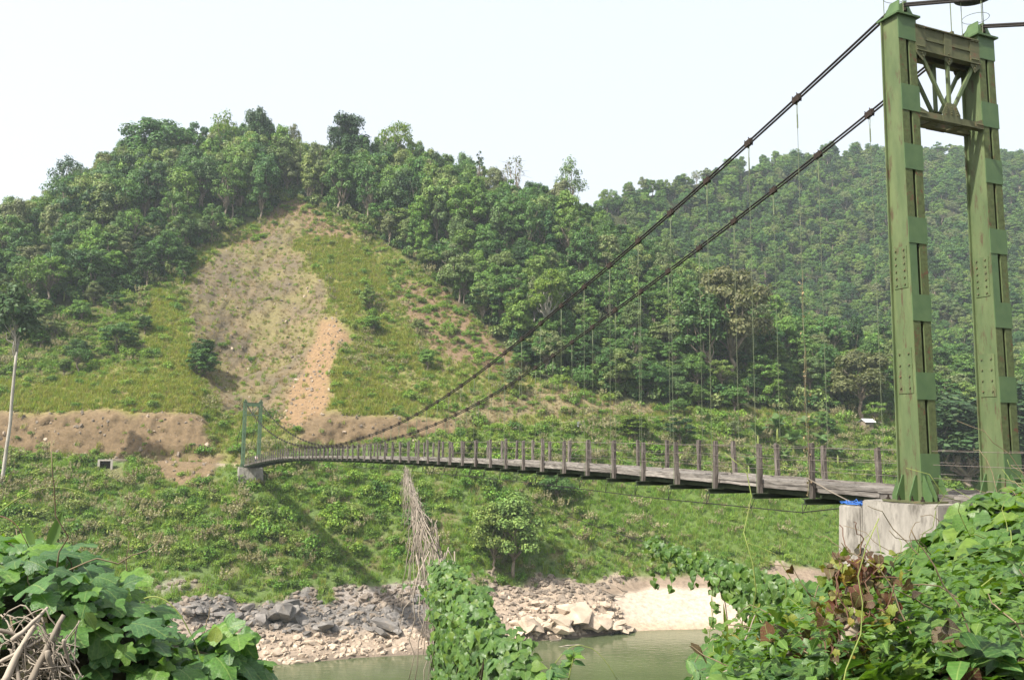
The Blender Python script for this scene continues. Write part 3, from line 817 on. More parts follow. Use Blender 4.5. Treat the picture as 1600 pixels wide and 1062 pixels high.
# ---- forest trees: the 300 that show largest are single trees, the rest one mass
p, k, rp = sow({'forest': 1 / 22.0, 'brush': 1 / 90.0, 'grass': 1 / 260.0, 'bank': 1 / 700.0}, 2.2, 8.6)
rx_, ry_ = proj(p); q = ~((rx_ > 345) & (rx_ < 520) & (ry_ > 560) & (k != 'forest')); p, k, rp = p[q], k[q], rp[q]; rx_, ry_ = proj(p)     # nothing tall round the far tower
h = 7.0 + 9.0 * RNG.random(len(p)) ** 1.6
h += np.clip((rp - 7.0), 0, 1.2) * 2.5
h = np.where(k == 'forest', h, 4.5 + 3 * RNG.random(len(p)))
# young growth on the lower edge of the wood and on the right-hand spur
low = (k == 'forest') & (rp < 6.2); h[low] *= 0.72
# keep the outline of the ridge where the photograph shows it
SKX = [-160, 0, 60, 110, 160, 200, 240, 300, 345, 400, 440, 480, 520, 570, 620, 660, 700, 740, 780, 830, 880, 920, 960, 1050, 1150, 1300, 1760]
SKY = [330, 312, 296, 262, 232, 205, 188, 195, 190, 190, 205, 225, 222, 215, 215, 220, 245, 262, 282, 285, 292, 322, 350, 400, 450, 520, 600]
for i in range(len(p)):
    if rp[i] > 6.4:
        lim = np.interp(rx_[i], SKX, SKY) + RNG.normal() * 15 + 2
        d = (p[i, 1]) / FPX
        room = max(3.0, (ry_[i] - lim) * d)
        if 7.3 < rp[i] < 8.15: h[i] = max(h[i], min(21.0, room * (0.72 + 0.28 * RNG.random())))
        h[i] = min(h[i], room)
tk = RNG.integers(0, len(TREES), len(p)); rz = RNG.random(len(p)) * 2 * pi; wd = 0.85 + 0.65 * RNG.random(len(p))
wd = wd * np.clip(11.5 / h, 0.68, 1.35)
order = np.argsort(-(h / p[:, 1]) * np.where((rx_ > -20) & (rx_ < 1620), 1, 0.01))
big, rest = order[:262], order[262:]
LOOK = {'round': 'broad round-crowned', 'tall': 'tall narrow-crowned', 'umbrella': 'flat-topped spreading', 'draped': 'creeper-draped columnar', 'feathery': 'slender loosely leaved', 'open': 'airy open-crowned'}
def WHERE(x, y):
    if x < 120: return 'near the left edge above the open slope'
    if x < 300: return 'on the left shoulder beside the landslide'
    if x < 480: return 'at the ridge above the landslide'
    if x < 700: return 'on the ridge right of the landslide top'
    if x < 920: return 'on the slope left of the long hangers' if y > 400 else 'below the skyline of the falling ridge'
    if x < 1130: return 'just above the road behind the cables'
    return 'behind the long hangers beside the near tower'
def WHERE2(x):  # stretch of the open slope
    return 'left of the landslide' if x < 330 else ('right of the tan scree' if x < 750 else 'behind the near half of the bridge')
def WHERE3(x, y):
    v = 'high under the road' if y < 790 else ('halfway down' if y < 870 else 'low above the rocks')
    return v + (' at the left end of the bank' if x < 200 else ' of the bank below the far tower' if x < 500 else ' of the bank beside the dry hanging stems' if x < 760 else ' of the bank below the middle of the deck' if x < 1000 else ' of the bank left of the near pier')
for i in big:
    lab = '%s forest tree %s' % (LOOK[KINDS[tk[i]]], WHERE(rx_[i], ry_[i])) if k[i] == 'forest' else 'small young tree growing alone amid the scrub %s' % WHERE2(rx_[i])
    t = put_tree('forest_tree' if k[i] == 'forest' else 'young_tree', TREES[tk[i]], p[i], h[i], rz[i], lab, 'trees of the hillside forest' if k[i] == 'forest' else 'young trees in the scrub', wide=wd[i])
TREEJ = [join_mesh('tree', [t[0], t[1]]) for t in TREES]
sc = (h / 10.0)[:, None] * np.stack([wd, wd, np.ones(len(p))], 1)
zr = lambda r: np.stack([r * 0, r * 0, r], 1)
scatter('hillside_forest', p[rest], zr(rz[rest]), sc[rest], tk[rest], TREEJ, 'green forest covering the upper hillside behind the bridge', 'forest')

# ---- the far mountain's forest
c00 = FGRID[:90, :-1]; fa = np.linalg.norm(np.cross(FGRID[1:91, :-1] - c00, FGRID[:90, 1:] - c00), axis=-1)
w = fa * (np.arange(90)[:, None] > 12); nF = int(w.sum() / 25.0); i = RNG.choice(w.size, nF, p=(w / w.sum()).ravel())
a, b = i // (NF - 1), i % (NF - 1); u, v = RNG.random(nF)[:, None], RNG.random(nF)[:, None]
pf = (FGRID[a, b] * (1 - u) + FGRID[a + 1, b] * u) * (1 - v) + (FGRID[a, b + 1] * (1 - u) + FGRID[a + 1, b + 1] * u) * v
hf = 6 + 7 * RNG.random(nF) ** 1.6; wf = (0.85 + 0.55 * RNG.random(nF)) * np.clip(11 / hf, 0.9, 1.3)
scatter('mountain_forest', pf, zr(RNG.random(nF) * 6.28), (hf / 10)[:, None] * np.stack([wf, wf, np.ones(nF)], 1), RNG.integers(0, len(TREES), nF), TREEJ, 'bluish hazy forest covering the distant mountain at right', 'forest')

# ---- shrubs
SHR = [cloud('shrub', *shrub_design(s, 1.0 + 0.3 * (s % 2)), LEAF_V, LEAF_F, MAT['shrub']) for s in range(6)]
SHRF = [cloud('understory', *shrub_design(20 + s, per=110, leaf=0.28), LEAF_V, LEAF_F, MAT['forest']) for s in range(4)]
p, k, rp = sow({'bank': 1 / 4.2, 'grass': 1 / 10.0, 'yellow': 1 / 25.0, 'lush': 1 / 22.0, 'brown': 1 / 6.0, 'brush': 1 / 3.2, 'tan': 1 / 5.0, 'slide': 1 / 60.0, 'cut': 1 / 70.0}, 1.95)
s = 0.55 + 1.15 * RNG.random(len(p)) ** 2
s = np.where((k == 'bank') & (fbm(p * 0.06, 3, 77) > 0.1), s * 1.35, s); s = np.where((k == 'slide') | (k == 'cut') | (k == 'lush'), s * 0.6, s)
s = np.where((rp < 2.2), s * 0.6, s)
x_, y_ = proj(p); order = np.argsort(-(s / p[:, 1]) * np.where((x_ > -10) & (x_ < 1610) & (y_ < 1060), 1, 0.01)); rz = RNG.random(len(p)) * 6.28
hz = 0.8 + 0.6 * RNG.random(len(p)); pick = RNG.integers(0, 6, len(p))
for i in order[:290]:
    e = link('shrub', SHR[pick[i]]); e.location = p[i]; e.rotation_euler = (0, 0, rz[i]); e.scale = (s[i], s[i], s[i] * hz[i])
    tag(e, 'leafy green shrub ' + WHERE3(x_[i], y_[i]) if y_[i] > 722 else 'low green shrub on the slope ' + WHERE2(x_[i]), 'shrub', 'shrubs of the river bank' if y_[i] > 722 else 'shrubs of the open slope')
rr = order[290:]
scatter('undergrowth', p[rr], zr(rz[rr]), s[rr][:, None] * np.stack([np.ones(len(rr)), np.ones(len(rr)), hz[rr]], 1), pick[rr], SHR, 'tangled green undergrowth covering the far bank and slope', 'undergrowth')
p, k, rp = sow({'forest': 1 / 5.5}, 4.5, 8.4); n = len(p); s = 1.0 + 1.7 * RNG.random(n)
scatter('forest_understory', p, zr(RNG.random(n) * 6.28), s[:, None] * np.stack([np.ones(n), np.ones(n), 0.8 + 0.8 * RNG.random(n)], 1), RNG.integers(0, 4, n), SHRF, 'bushy understory beneath the hillside trees', 'undergrowth')

# ---- grass, straw and feathery seed heads
G1 = [tuft_mesh(s, MAT['grass'], n=34, w=0.07) for s in range(4)]
G2 = [tuft_mesh(10 + s, MAT['straw'], n=30, w=0.06, lean=0.9) for s in range(3)]
G3 = [tuft_mesh(20 + s, MAT['lush'], n=40, w=0.06, lean=0.8) for s in range(3)]
def plume_mesh(seed):
    rng = np.random.default_rng(seed); n = 9
    Cs = []; Ns = []; Ts = []; Ss = []
    for i in range(n):
        a = rng.random() * 6.28; r = 0.5 * rng.random(); ln = 0.35 * rng.random(); top = 0.75 + 0.35 * rng.random()
        for j in range(16):
            t = j / 16; q = top + 0.42 * t
            Cs.append((cos(a) * (r + ln * q * q), sin(a) * (r + ln * q * q), q) + rng.normal(size=3) * 0.045)
            Ns.append(rng.normal(size=3)); Ts.append((cos(a), sin(a), 0.6)); Ss.append(0.20 * (1.1 - 0.6 * t))
    return cloud('plume', np.array(Cs), np.array(Ns), np.array(Ts), np.array(Ss), LEAF_V, LEAF_F, MAT['plume'])
PL = [join_mesh('reed_plume', [plume_mesh(40 + s), tuft_mesh(50 + s, MAT['lush'], n=22, w=0.05)]) for s in range(4)]
def sow_scatter(name, dens, meshes, smin, smax, label, cat, rmin=1.9, tilt=0.0, drift=0.0):
    p, k, rp = sow(dens, rmin)
    if drift: q = fbm(p * 0.07, 3, 91) + RNG.normal(size=len(p)) * 0.12 > drift; p, k, rp = p[q], k[q], rp[q]
    n = len(p); s = smin + (smax - smin) * RNG.random(n) ** 1.5
    r = zr(RNG.random(n) * 6.28) + np.stack([RNG.normal(size=n) * tilt, RNG.normal(size=n) * tilt, np.zeros(n)], 1)
    return scatter(name, p, r, s[:, None] * np.stack([np.ones(n), np.ones(n), 0.7 + 0.6 * RNG.random(n)], 1), RNG.integers(0, len(meshes), n), meshes, label, cat)
sow_scatter('slope_grass', {'grass': 1 / 0.7, 'yellow': 1 / 0.6, 'slide': 1 / 4.2, 'brown': 1 / 3.0, 'bank': 1 / 4.0, 'tan': 1 / 4.0, 'cut': 1 / 30.0, 'scree': 1 / 14.0}, G1, 0.6, 1.45, 'yellow green grass on the open slopes', 'grass', tilt=0.1)
G4 = [tuft_mesh(60 + s, MAT['sunny_grass'], n=36, w=0.07) for s in range(3)]
sow_scatter('sunny_grass', {'yellow': 1 / 0.5, 'grass': 1 / 7.0}, G4, 0.6, 1.6, 'bright yellow green grass in patches beside the landslide', 'grass', tilt=0.1)
sow_scatter('dry_grass', {'grass': 1 / 3.2, 'slide': 1 / 2.6, 'brown': 1 / 1.6, 'bank': 1 / 20.0, 'tan': 1 / 1.4, 'yellow': 1 / 2.2, 'brush': 1 / 8.0, 'cut': 1 / 25.0, 'mud': 1 / 30.0}, G2, 0.5, 1.2, 'dry straw coloured grass on the slopes', 'grass', tilt=0.15)
sow_scatter('bank_grass', {'brush': 1 / 1.5, 'lush': 1 / 0.5, 'bank': 1 / 0.8, 'grass': 1 / 6.0, 'rock': 1 / 14.0}, G3, 0.5, 1.5, 'lush green grass on the far river bank', 'grass', tilt=0.12)
sow_scatter('reed_plumes', {'bank': 1 / 5.0, 'grass': 1 / 6.0, 'brush': 1 / 6.0, 'lush': 1 / 20.0, 'tan': 1 / 8.0}, PL, 1.0, 2.3, 'brownish feathery seed heads of tall reeds on the bank', 'reeds', tilt=0.1, drift=0.05)

# ---- trees that stand out on their own
def ridge_tree(px, top, kind, seed, label, leaf=None, bark=None, wide=1.0, base=None, dr=0.0, name='ridge_tree'):
    ci = (px + 350) / 2250 * (NC - 1)
    if base is None:
        ri = np.argmin(np.abs(ROWPAR - (7.9 + dr))); g = gpoint(np.array(ci), np.array(float(ri)))
    else:
        g = ground_at(px, base)
    h = (P(px, top, g[1])[2] - g[2])
    return put_tree(name, special(kind, seed), g, h, seed * 1.7, label, None, MAT[leaf] if leaf else None, MAT[bark] if bark else None, wide)
ridge_tree(400, 166, 'round', 301, 'dark round-headed tree, the highest crown on the ridge', 'dark', None, 0.62)
ridge_tree(540, 178, 'round', 302, 'broad dark tree standing out against the sky right of the ridge top', 'dark', None, 0.95)
ridge_tree(616, 184, 'open', 303, 'tall light green tree with an open crown at the right end of the high ridge', 'bright', 'pale_bark', 0.85)
ridge_tree(345, 172, 'open', 304, 'pale feathery tree with sky showing through, left of the highest crown', 'bright', None, 0.7)
ridge_tree(242, 172, 'round', 305, 'big bright green pointed tree at the left shoulder of the ridge', 'forest', None, 1.15)
ridge_tree(165, 236, 'round', 312, 'broad olive tree just left of the big pointed tree', 'olive', None, 1.0)
ridge_tree(96, 243, 'open', 306, 'slim airy tree against the sky at the left end of the ridge', 'forest', None, 0.75)
ridge_tree(458, 195, 'feathery', 307, 'thin greyish tree with a bare trunk between the two dark ridge trees', 'olive', 'pale_bark', 0.6)
ridge_tree(748, 231, 'snag', 308, 'narrow snag wrapped in creepers alone on the skyline', 'dark', None, 1.0)
ridge_tree(803, 246, 'bare', 309, 'almost leafless grey tree on the skyline beyond the creeper snag', 'olive', 'bark', 0.9)
ridge_tree(892, 250, 'open', 310, 'small lone tree at the very end of the left ridge by the far mountain', 'forest', None, 0.75)
ridge_tree(675, 236, 'round', 311, 'dense dark tree on the skyline where the high ridge begins to fall', 'dark', None, 0.8)
ridge_tree(856, 425, 'umbrella', 321, 'bright tree with a white bare trunk seen just above the cables', 'bright', 'pale_bark', 0.85, base=545, name='white_trunk_tree')
ridge_tree(836, 430, 'feathery', 322, 'slender pale-trunked tree left of the white-trunked bright tree', 'forest', 'pale_bark', 0.7, base=520, name='white_trunk_tree')
ridge_tree(1150, 398, 'round', 323, 'tall light green tree behind the middle of the hangers', 'olive', None, 0.9, base=600)
ridge_tree(1095, 445, 'tall', 324, 'upright green tree left of the tall bright one behind the hangers', 'forest', None, 1.1, base=600)
ridge_tree(262, 388, 'feathery', 325, 'small tree with a thin white trunk at the top left edge of the landslide', 'forest', 'pale_bark', 0.9, base=420)
ridge_tree(768, 785, 'round', 341, 'smaller leafy tree leaning on the bank tree right of the dry roots', 'shrub', None, 0.95, base=900, name='bank_tree')
ridge_tree(800, 768, 'round', 326, 'leafy tree on the far bank right of the hanging dry roots', 'forest', None, 1.05, base=905, name='bank_tree')
ridge_tree(735, 665, 'draped', 327, 'creeper covered small tree beside the road behind the middle of the bridge', 'bright', None, 1.5, base=700, name='bank_tree')
ridge_tree(1510, 610, 'draped', 328, 'dense dark drooping tree seen between the tower legs', 'dark', None, 2.2, base=760, name='bank_tree')
ridge_tree(1600, 590, 'draped', 329, 'dark bushy tree at the right edge beyond the tower', 'dark', None, 2.0, base=760, name='bank_tree')
ridge_tree(990, 645, 'draped', 330, 'creeper mound on a low tree behind the bridge railing', 'bright', None, 2.4, base=690, name='bank_tree')
ridge_tree(1345, 545, 'round', 331, 'grey-green tree at the foot of the forest left of the near tower', 'olive', None, 1.4, base=655)
g = ground_at(2, 768); h = P(20, 445, g[1])[2] - g[2]
put_tree('pole_tree', special('pole', 331), g, h, 0.4, 'slender white-trunked tree with a small round crown at the left edge', None, MAT['dark'], MAT['pale_bark'], 0.92)

# ---- banana plants
def banana_leaf_mesh(seed):
    rng = np.random.default_rng(seed); n = 9; V = []; F = []
    for i in range(n + 1):
        t = i / n; w = 0.26 * sin(pi * min(1, 0.08 + t * 0.95)) ** 0.7 * (1 if t < 0.98 else 0.1); z = 0.75 * t - 1.0 * t * t; x = t * 1.0
        for sgn in (-1, 0, 1):
            V.append((x, sgn * w * (0.8 + 0.35 * rng.random()), z - abs(sgn) * w * 0.35 + 0.25 * t))
    for i in range(n):
        for k in (0, 1):
            a = i * 3 + k; F.append((a, a + 1, a + 4, a + 3))
    return fast_mesh('leaf', V, F, MAT['banana'], smooth=True)
BLEAF = [banana_leaf_mesh(s) for s in range(3)]
mb = MB(); mb.tube([(0, 0, -0.3), (0.03, 0, 0.8), (0, 0.03, 1.7)], [0.16, 0.13, 0.07], 7); BSTEM = mb.mesh('stem', MAT['green_stem'], True)
ORD = ['leftmost', 'second from the left', 'third from the left', 'fourth from the left', 'fifth from the left', 'sixth from the left', 'third from the right', 'second from the right', 'rightmost']
def banana(px, py, h, label):
    g = ground_at(px, py, 2.0); e = empty('banana_plant', g, random.random() * 6.28); sc = h / 3.0; e.scale = (sc,) * 3
    tag(e, label, 'banana plant', 'banana plants on the far slope'); link('stem', BSTEM, e)
    n = random.randint(7, 9)
    for i in range(n):
        o = link('leaf', random.choice(BLEAF), e, (0, 0, 1.55)); s = random.uniform(1.3, 1.9)
        o.rotation_euler = (random.uniform(-.2, .2), random.uniform(-1.0, -0.1), i * 2.4 + random.random() * 0.4); o.scale = (s, s, s)
for i, (px, py, h) in enumerate(sorted([(1185, 700, 6.2), (1215, 690, 7), (1240, 712, 6.6), (1262, 690, 7.2), (1285, 715, 6.6), (1310, 730, 6.0), (1225, 735, 5.5), (1065, 705, 5.5), (1170, 745, 5.0)])):
    banana(px, py, h, 'banana plant with drooping leaves behind the near railing, %s' % ORD[i])
for i, (px, py, h) in enumerate(((12, 455, 8), (35, 470, 6.5), (66, 478, 5.5), (100, 470, 5), (125, 455, 5))):
    banana(px, py, h, 'banana plant with upright leaves at the left forest edge, %s' % (ORD[i] if i < 4 else 'rightmost'))

# ---- rocks on the shore
def rock_mesh(seed, mat, flat=0.65, n=22):
    rng = np.random.default_rng(seed); bm = bmesh.new()
    for q in norm(rng.normal(size=(n, 3))) * (0.75 + 0.35 * rng.random((n, 1))): bm.verts.new((q[0] * 1.15, q[1] * 0.9, q[2] * flat))
    r = bmesh.ops.convex_hull(bm, input=bm.verts)
    bmesh.ops.delete(bm, geom=list(set(g for g in r['geom_interior'] if isinstance(g, bmesh.types.BMVert))), context='VERTS')
    me = bpy.data.meshes.new('boulder'); bm.to_mesh(me); bm.free(); me.materials.append(mat); return me
RK_P = [rock_mesh(s, MAT['rock_pale']) for s in range(6)]; RK_B = [rock_mesh(60 + s, MAT['rock_brown']) for s in range(5)]; RK_G = [rock_mesh(30 + s, MAT['rock_grey']) for s in range(5)]
p, k, rp = sow({'rock': 1 / 0.26}, 1.02, 2.15); n = len(p); s = 0.10 + 0.60 * RNG.random(n) ** 3.2
q = proj(p)[0] < 985; p, n = p[q], int(q.sum()); s = s[q]
x_, y_ = proj(p); gr = inpoly(x_ + RNG.normal(size=n) * 12, y_ + RNG.normal(size=n) * 5, [(390, 935), (560, 955), (690, 940), (700, 970), (600, 985), (520, 985), (450, 990), (330, 975), (290, 935)])
rp = rp[q]; brown = ~gr & (rp > 1.42 + 0.18 * RNG.normal(size=n))
pick = np.where(gr & (RNG.random(n) < 0.7), 6 + RNG.integers(0, 5, n), np.where(brown | gr, 11 + RNG.integers(0, 5, n), RNG.integers(0, 6, n)))
scatter('shore_rubble', p, RNG.random((n, 3)) * 1.5 * np.array([0.4, 0.4, 4]), np.repeat(s[:, None], 3, 1), pick, RK_P + RK_G + RK_B, 'pale broken stones along the waterline of the far bank', 'rubble')
p, k, rp = sow({'scree': 1 / 1.6, 'cut': 1 / 4.0, 'slide': 1 / 9.0}, 2.0); n = len(p); s = 0.12 + 0.5 * RNG.random(n) ** 4
scatter('slope_stones', p, RNG.random((n, 3)) * 3, np.repeat(s[:, None], 3, 1), RNG.integers(0, 6, n), RK_B + RK_P[:1], 'loose stones on the landslide and the road cutting', 'stones')
p, k, rp = sow({'rock': 1 / 5.0}, 1.03, 2.0); x_, y_ = proj(p)
ok = np.where((x_ > 240) & (x_ < 1000) & (y_ < 1062))[0]; RNG.shuffle(ok)
for i in ok[:190]:
    grey = inpoly(x_[i:i + 1], y_[i:i + 1], [(380, 930), (560, 950), (700, 940), (700, 972), (600, 985), (450, 990), (330, 975), (260, 960), (260, 930)])[0]
    e = link('boulder', random.choice(RK_G if grey else RK_B if rp[i] > 1.5 else RK_P)); e.location = p[i]; e.rotation_euler = (random.uniform(-.3, .3), random.uniform(-.3, .3), random.random() * 6.28)
    s = random.uniform(0.45, 1.0) ** 1.0; e.scale = (s * random.uniform(.9, 1.5), s, s)
    wh = 'near the left leaf mound' if x_[i] < 420 else 'between the leaf mound and the vine curtain' if x_[i] < 690 else 'right of the vine curtain' if x_[i] < 860 else 'on the headland by the sand'
    up_ = 'high on the shore ' if y_[i] < 975 else 'close to the water '
    tag(e, ('grey angular boulder ' if grey else 'brown angular boulder ' if rp[i] > 1.5 else 'pale angular boulder ') + up_ + wh, 'boulder', 'grey shore boulders' if grey else 'brown shore boulders' if rp[i] > 1.5 else 'pale shore boulders')

def outcrop(px, py, w, hgt, mat, label, seed):
    g = ground_at(px, py, 1.0); e = tag(empty('rock_outcrop', g, 0.35), label, 'rock')
    rng = np.random.default_rng(seed)
    for i in range(13):
        mb = rock_mesh(seed * 50 + i, mat, 0.8, 16); o = link('block', mb, e)
        t = rng.uniform(-1, 1); sz = w * rng.uniform(0.16, 0.30) * (1.15 - 0.5 * abs(t))
        o.location = (t * w * 0.42, rng.uniform(-0.35, 0.35) * w * 0.5, hgt * (1 - abs(t) ** 1.5) * rng.uniform(0.05, 0.6))
        o.rotation_euler = (rng.uniform(-.4, .4), rng.uniform(-.5, .1), rng.uniform(0, 3)); o.scale = (sz, sz * 0.8, sz * min(1.0, hgt / w * 1.7))
outcrop(435, 972, 9.0, 3.6, MAT['rock_grey'], 'big grey fractured rock standing out on the left part of the shore', 3)
outcrop(515, 985, 6.5, 2.0, MAT['rock_grey'], 'low bluish grey rock to the right of the big fractured one', 4)
outcrop(302, 958, 4.5, 1.8, MAT['rock_grey'], 'small grey rock beside the left leaf mass', 5)
outcrop(600, 985, 6.5, 1.7, MAT['rock_grey'], 'dark flat rock left of the vine curtain', 6)
outcrop(900, 975, 13.0, 3.8, MAT['rock_pale'], 'large pale tan rock headland left of the sand beach', 7)
outcrop(835, 985, 9.0, 3.0, MAT['rock_pale'], 'pale rock ledge at the water right of the vine curtain', 8)
outcrop(955, 985, 8.0, 2.0, MAT['rock_pale'], 'low pale rocks at the tip of the headland by the sand', 9)
outcrop(655, 935, 5.5, 1.2, MAT['rock_grey'], 'flat grey slab at the edge of the grass behind the vine curtain', 10)
# ================================================================== THE SUSPENSION BRIDGE
def to_local(px, py, Y):
    w = P(px, py, Y) - O
    return np.array([w @ U, w @ V_, w[2]])
def tz(py, px=1425):
    return float(P(px, py, 21.6)[2] - A[2])
DECK_S = [-4, 0, 10, 22, 37, 53, 81, 112, 140, SPAN, SPAN + 8]
DECK_Z = [0.07, 0.08, 0.24, 0.31, 0.25, 0.06, -0.38, -1.08, -2.42, -3.52, -3.70]
def deck_z(s):
    return float(np.interp(s, np.linspace(-4, SPAN + 8, 400), smooth(np.interp(np.linspace(-4, SPAN + 8, 400), DECK_S, DECK_Z), 12)))
TOPZ = tz(9) + 0.0; FAR_TOP = FAR_DZ + 12.2; BSL = 0.41
def cable_z(s):
    m = 84.0; lo = 0.58
    if s < 0: return TOPZ + s * BSL
    if s <= m:
        k = (TOPZ - lo) / m ** 2; return lo + k * (m - s) ** 2 - 0.25 * sin(pi * min(1, max(0, (s - 20) / 40)))
    if s <= SPAN: return lo + (FAR_TOP - lo) / (SPAN - m) ** 2 * (s - m) ** 2
    return FAR_TOP - (s - SPAN) * 0.62
NBAY = 65; S0 = 3.9; DS = (SPAN - 4.0 - S0) / NBAY
STATIONS = [S0 + DS * i for i in range(NBAY + 1)]

# ---------------------------------------------------------------- towers
BANDS = [(4, 69), (139, 179), (231, 270), (344, 384), (463, 504), (583, 625), (708, 750)]
BANDZ = [(max(0, tz(b)), tz(a)) for a, b in BANDS]
BANDZ[0] = (tz(69), tz(33))
LEG_TOP = tz(33)
def leg_w(z): return 0.66 - 0.16 * z / LEG_TOP          # along the bridge
LY = 0.30                                               # half width across

def bolt(mb, p, n, r=0.022, h=0.03):
    p = Vector(p); n = Vector(n)
    mb.tube([p - n * 0.004, p + n * h], r, 6)

def make_tower(loc, label, detail=True, mats=('steel', 'steel_rough', 'steel_plate', 'steel_brown')):
    m0, m1, m2, m3 = [MAT[k] for k in mats]
    root = tag(empty('bridge_tower', loc, RZB), label, 'bridge tower')
    H = LEG_TOP
    for sy in (1, -1):
        y0 = sy * HW; leg = None
        mb = MB()
        def plate(xa0, xa1, ya0, ya1, z0, z1, xb0=None, xb1=None):
            # tapering plate: a = at z0, b = at z1
            xb0 = xa0 if xb0 is None else xb0; xb1 = xa1 if xb1 is None else xb1
            mb.hexa([(xa0, ya0, z0), (xa1, ya0, z0), (xa1, ya1, z0), (xa0, ya1, z0), (xb0, ya0, z1), (xb1, ya0, z1), (xb1, ya1, z1), (xb0, ya1, z1)])
        wb, wt = leg_w(0) / 2, leg_w(H) / 2
        for s2 in (1, -1):                                  # two channels: web and lips, with the slot between
            ya, yb = sorted((y0 + s2 * (LY - 0.035), y0 + s2 * LY))
            plate(-wb + 0.03, wb - 0.03, ya, yb, 0, H, -wt + 0.03, wt - 0.03)
            for (fx0, fx1, gx0, gx1, lip) in ((-wb, -wb + 0.03, -wt, -wt + 0.03, 0.0), (wb - 0.03, wb, wt - 0.03, wt, 0.075)):
                ya, yb = sorted((y0 + s2 * 0.05, y0 + s2 * (LY + lip)))
                plate(fx0, fx1, ya, yb, 0, H, gx0, gx1)
        leg = mb.build('leg', [m0], root)
        # rough flaking panels on the land side, between the batten plates
        if detail:
            for i in range(len(BANDZ) - 1):
                z1, z0 = BANDZ[i][0], BANDZ[i + 1][1]
                for s2 in (1, -1):
                    mb = MB(); ya, yb = sorted((y0 + s2 * 0.055, y0 + s2 * (LY - 0.004))); a, b = -leg_w(z0) / 2, -leg_w(z1) / 2
                    mb.hexa([(a - 0.006, ya, z0), (a + 0.01, ya, z0), (a + 0.01, yb, z0), (a - 0.006, yb, z0), (b - 0.006, ya, z1), (b + 0.01, ya, z1), (b + 0.01, yb, z1), (b - 0.006, yb, z1)])
                    mb.build('side_strip', [m1 if s2 < 0 else (m2 if i == 3 else m1)], leg)
        for z0, z1 in BANDZ:
            for fs in (-1, 1):
                mb = MB(); a, b = fs * leg_w(z0) / 2, fs * leg_w(z1) / 2; d = fs * 0.022
                mb.hexa([(min(a, a + d), y0 - LY - 0.02, z0), (max(a, a + d), y0 - LY - 0.02, z0), (max(a, a + d), y0 + LY + 0.012, z0), (min(a, a + d), y0 + LY + 0.012, z0),
                         (min(b, b + d), y0 - LY - 0.02, z1), (max(b, b + d), y0 - LY - 0.02, z1), (max(b, b + d), y0 + LY + 0.012, z1), (min(b, b + d), y0 + LY + 0.012, z1)])
                mb.build('batten_plate', [m2], leg)
        # bolted splice plates on the outer web
        if detail:
            for (pa, pb, nb) in ((388, 452, 6), (545, 615, 4)):
                z0, z1 = tz(pb), tz(pa); w = leg_w(z0) / 2 - 0.09
                sp = MB().box(-w, w, y0 + LY, y0 + LY + 0.016, z0, z1).build('splice_plate', [m0], leg)
                mb = MB()
                for i in range(nb):
                    for x in (-w * 0.62, w * 0.62): bolt(mb, (x, y0 + LY + 0.016, z0 + (i + 0.5) * (z1 - z0) / nb), (0, 1, 0), 0.024, 0.032)
                o = mb.build('bolts', [m3], leg); o['kind'] = 'stuff'
        # foot: base plate and triangular gussets with rusty anchor bolts
        MB().box(-0.62, 0.62, y0 - 0.60, y0 + 0.60, -0.045, 0.0).build('base_plate', [m3], leg)
        for (px_, py_, dx, dy) in ((-wb, LY - 0.03, -1, 0), (-wb, -LY + 0.03, -1, 0), (-wb, 0.12, -1, 0), (wb, LY - 0.03, 1, 0), (wb, -LY + 0.03, 1, 0), (-0.2, LY, 0, 1), (0.2, LY, 0, 1), (-0.2, -LY, 0, -1), (0.2, -LY, 0, -1)):
            t = 0.014; p0 = Vector((px_, y0 + py_, 0)); d = Vector((dx, dy, 0)); n = Vector((-dy, dx, 0)) * t
            poly = [p0 - n, p0 + d * 0.27 - n, p0 + d * 0.27 + Vector((0, 0, 0.12)) - n, p0 + d * 0.05 + Vector((0, 0, 0.62)) - n, p0 + Vector((0, 0, 0.62)) - n]
            MB().prism(poly, p0 - n, p0 + n).build('gusset', [m2], leg)
        mb = MB()
        for dx in (-0.52, -0.2, 0.2, 0.52):
            for dy in (-0.5, 0.5):
                mb.tube([(dx, y0 + dy, 0), (dx, y0 + dy, 0.12)], 0.026, 6); mb.tube([(dx, y0 + dy, 0.0), (dx, y0 + dy, 0.05)], 0.05, 6)
        o = mb.build('anchor_bolts', [MAT['clamp']], leg); o['kind'] = 'stuff'
        # saddle on top
        zt = H
        cp = MB().box(-wt - 0.10, wt + 0.10, y0 - LY - 0.10, y0 + LY + 0.10, zt, zt + 0.05).build('cap_plate', [m2], root)
        for q in (-1, 1):
            V = [(-0.27, y0 + q * 0.27, zt + 0.05), (0.27, y0 + q * 0.27, zt + 0.05), (0.15, y0 + q * 0.12, zt + 0.50), (-0.15, y0 + q * 0.12, zt + 0.50)]
            V += [(a_, b_ - q * 0.03, c_) for a_, b_, c_ in V]
            MB().add(V, [(0, 1, 2, 3), (7, 6, 5, 4), (0, 4, 5, 1), (1, 5, 6, 2), (2, 6, 7, 3), (3, 7, 4, 0)]).build('saddle_plate', [m2], cp)
            for q2 in (-0.24, 0.24):
                poly = [(q2 - 0.012, y0 + q * 0.27, zt + 0.05), (q2 - 0.012, y0 + q * 0.08, zt + 0.05), (q2 * 0.8 - 0.012, y0 + q * 0.08, zt + 0.34), (q2 * 0.8 - 0.012, y0 + q * 0.18, zt + 0.34)]
                MB().prism(poly, (0, 0, 0), (0.024, 0, 0)).build('gusset', [m2], cp)
        mb = MB(); mb.tube([(0.18 * cos(a), y0 + 0, zt + 0.16 + 0.18 * sin(a)) for a in np.linspace(0, pi, 9)], 0.08, 6); mb.build('saddle', [MAT['clamp']], cp)
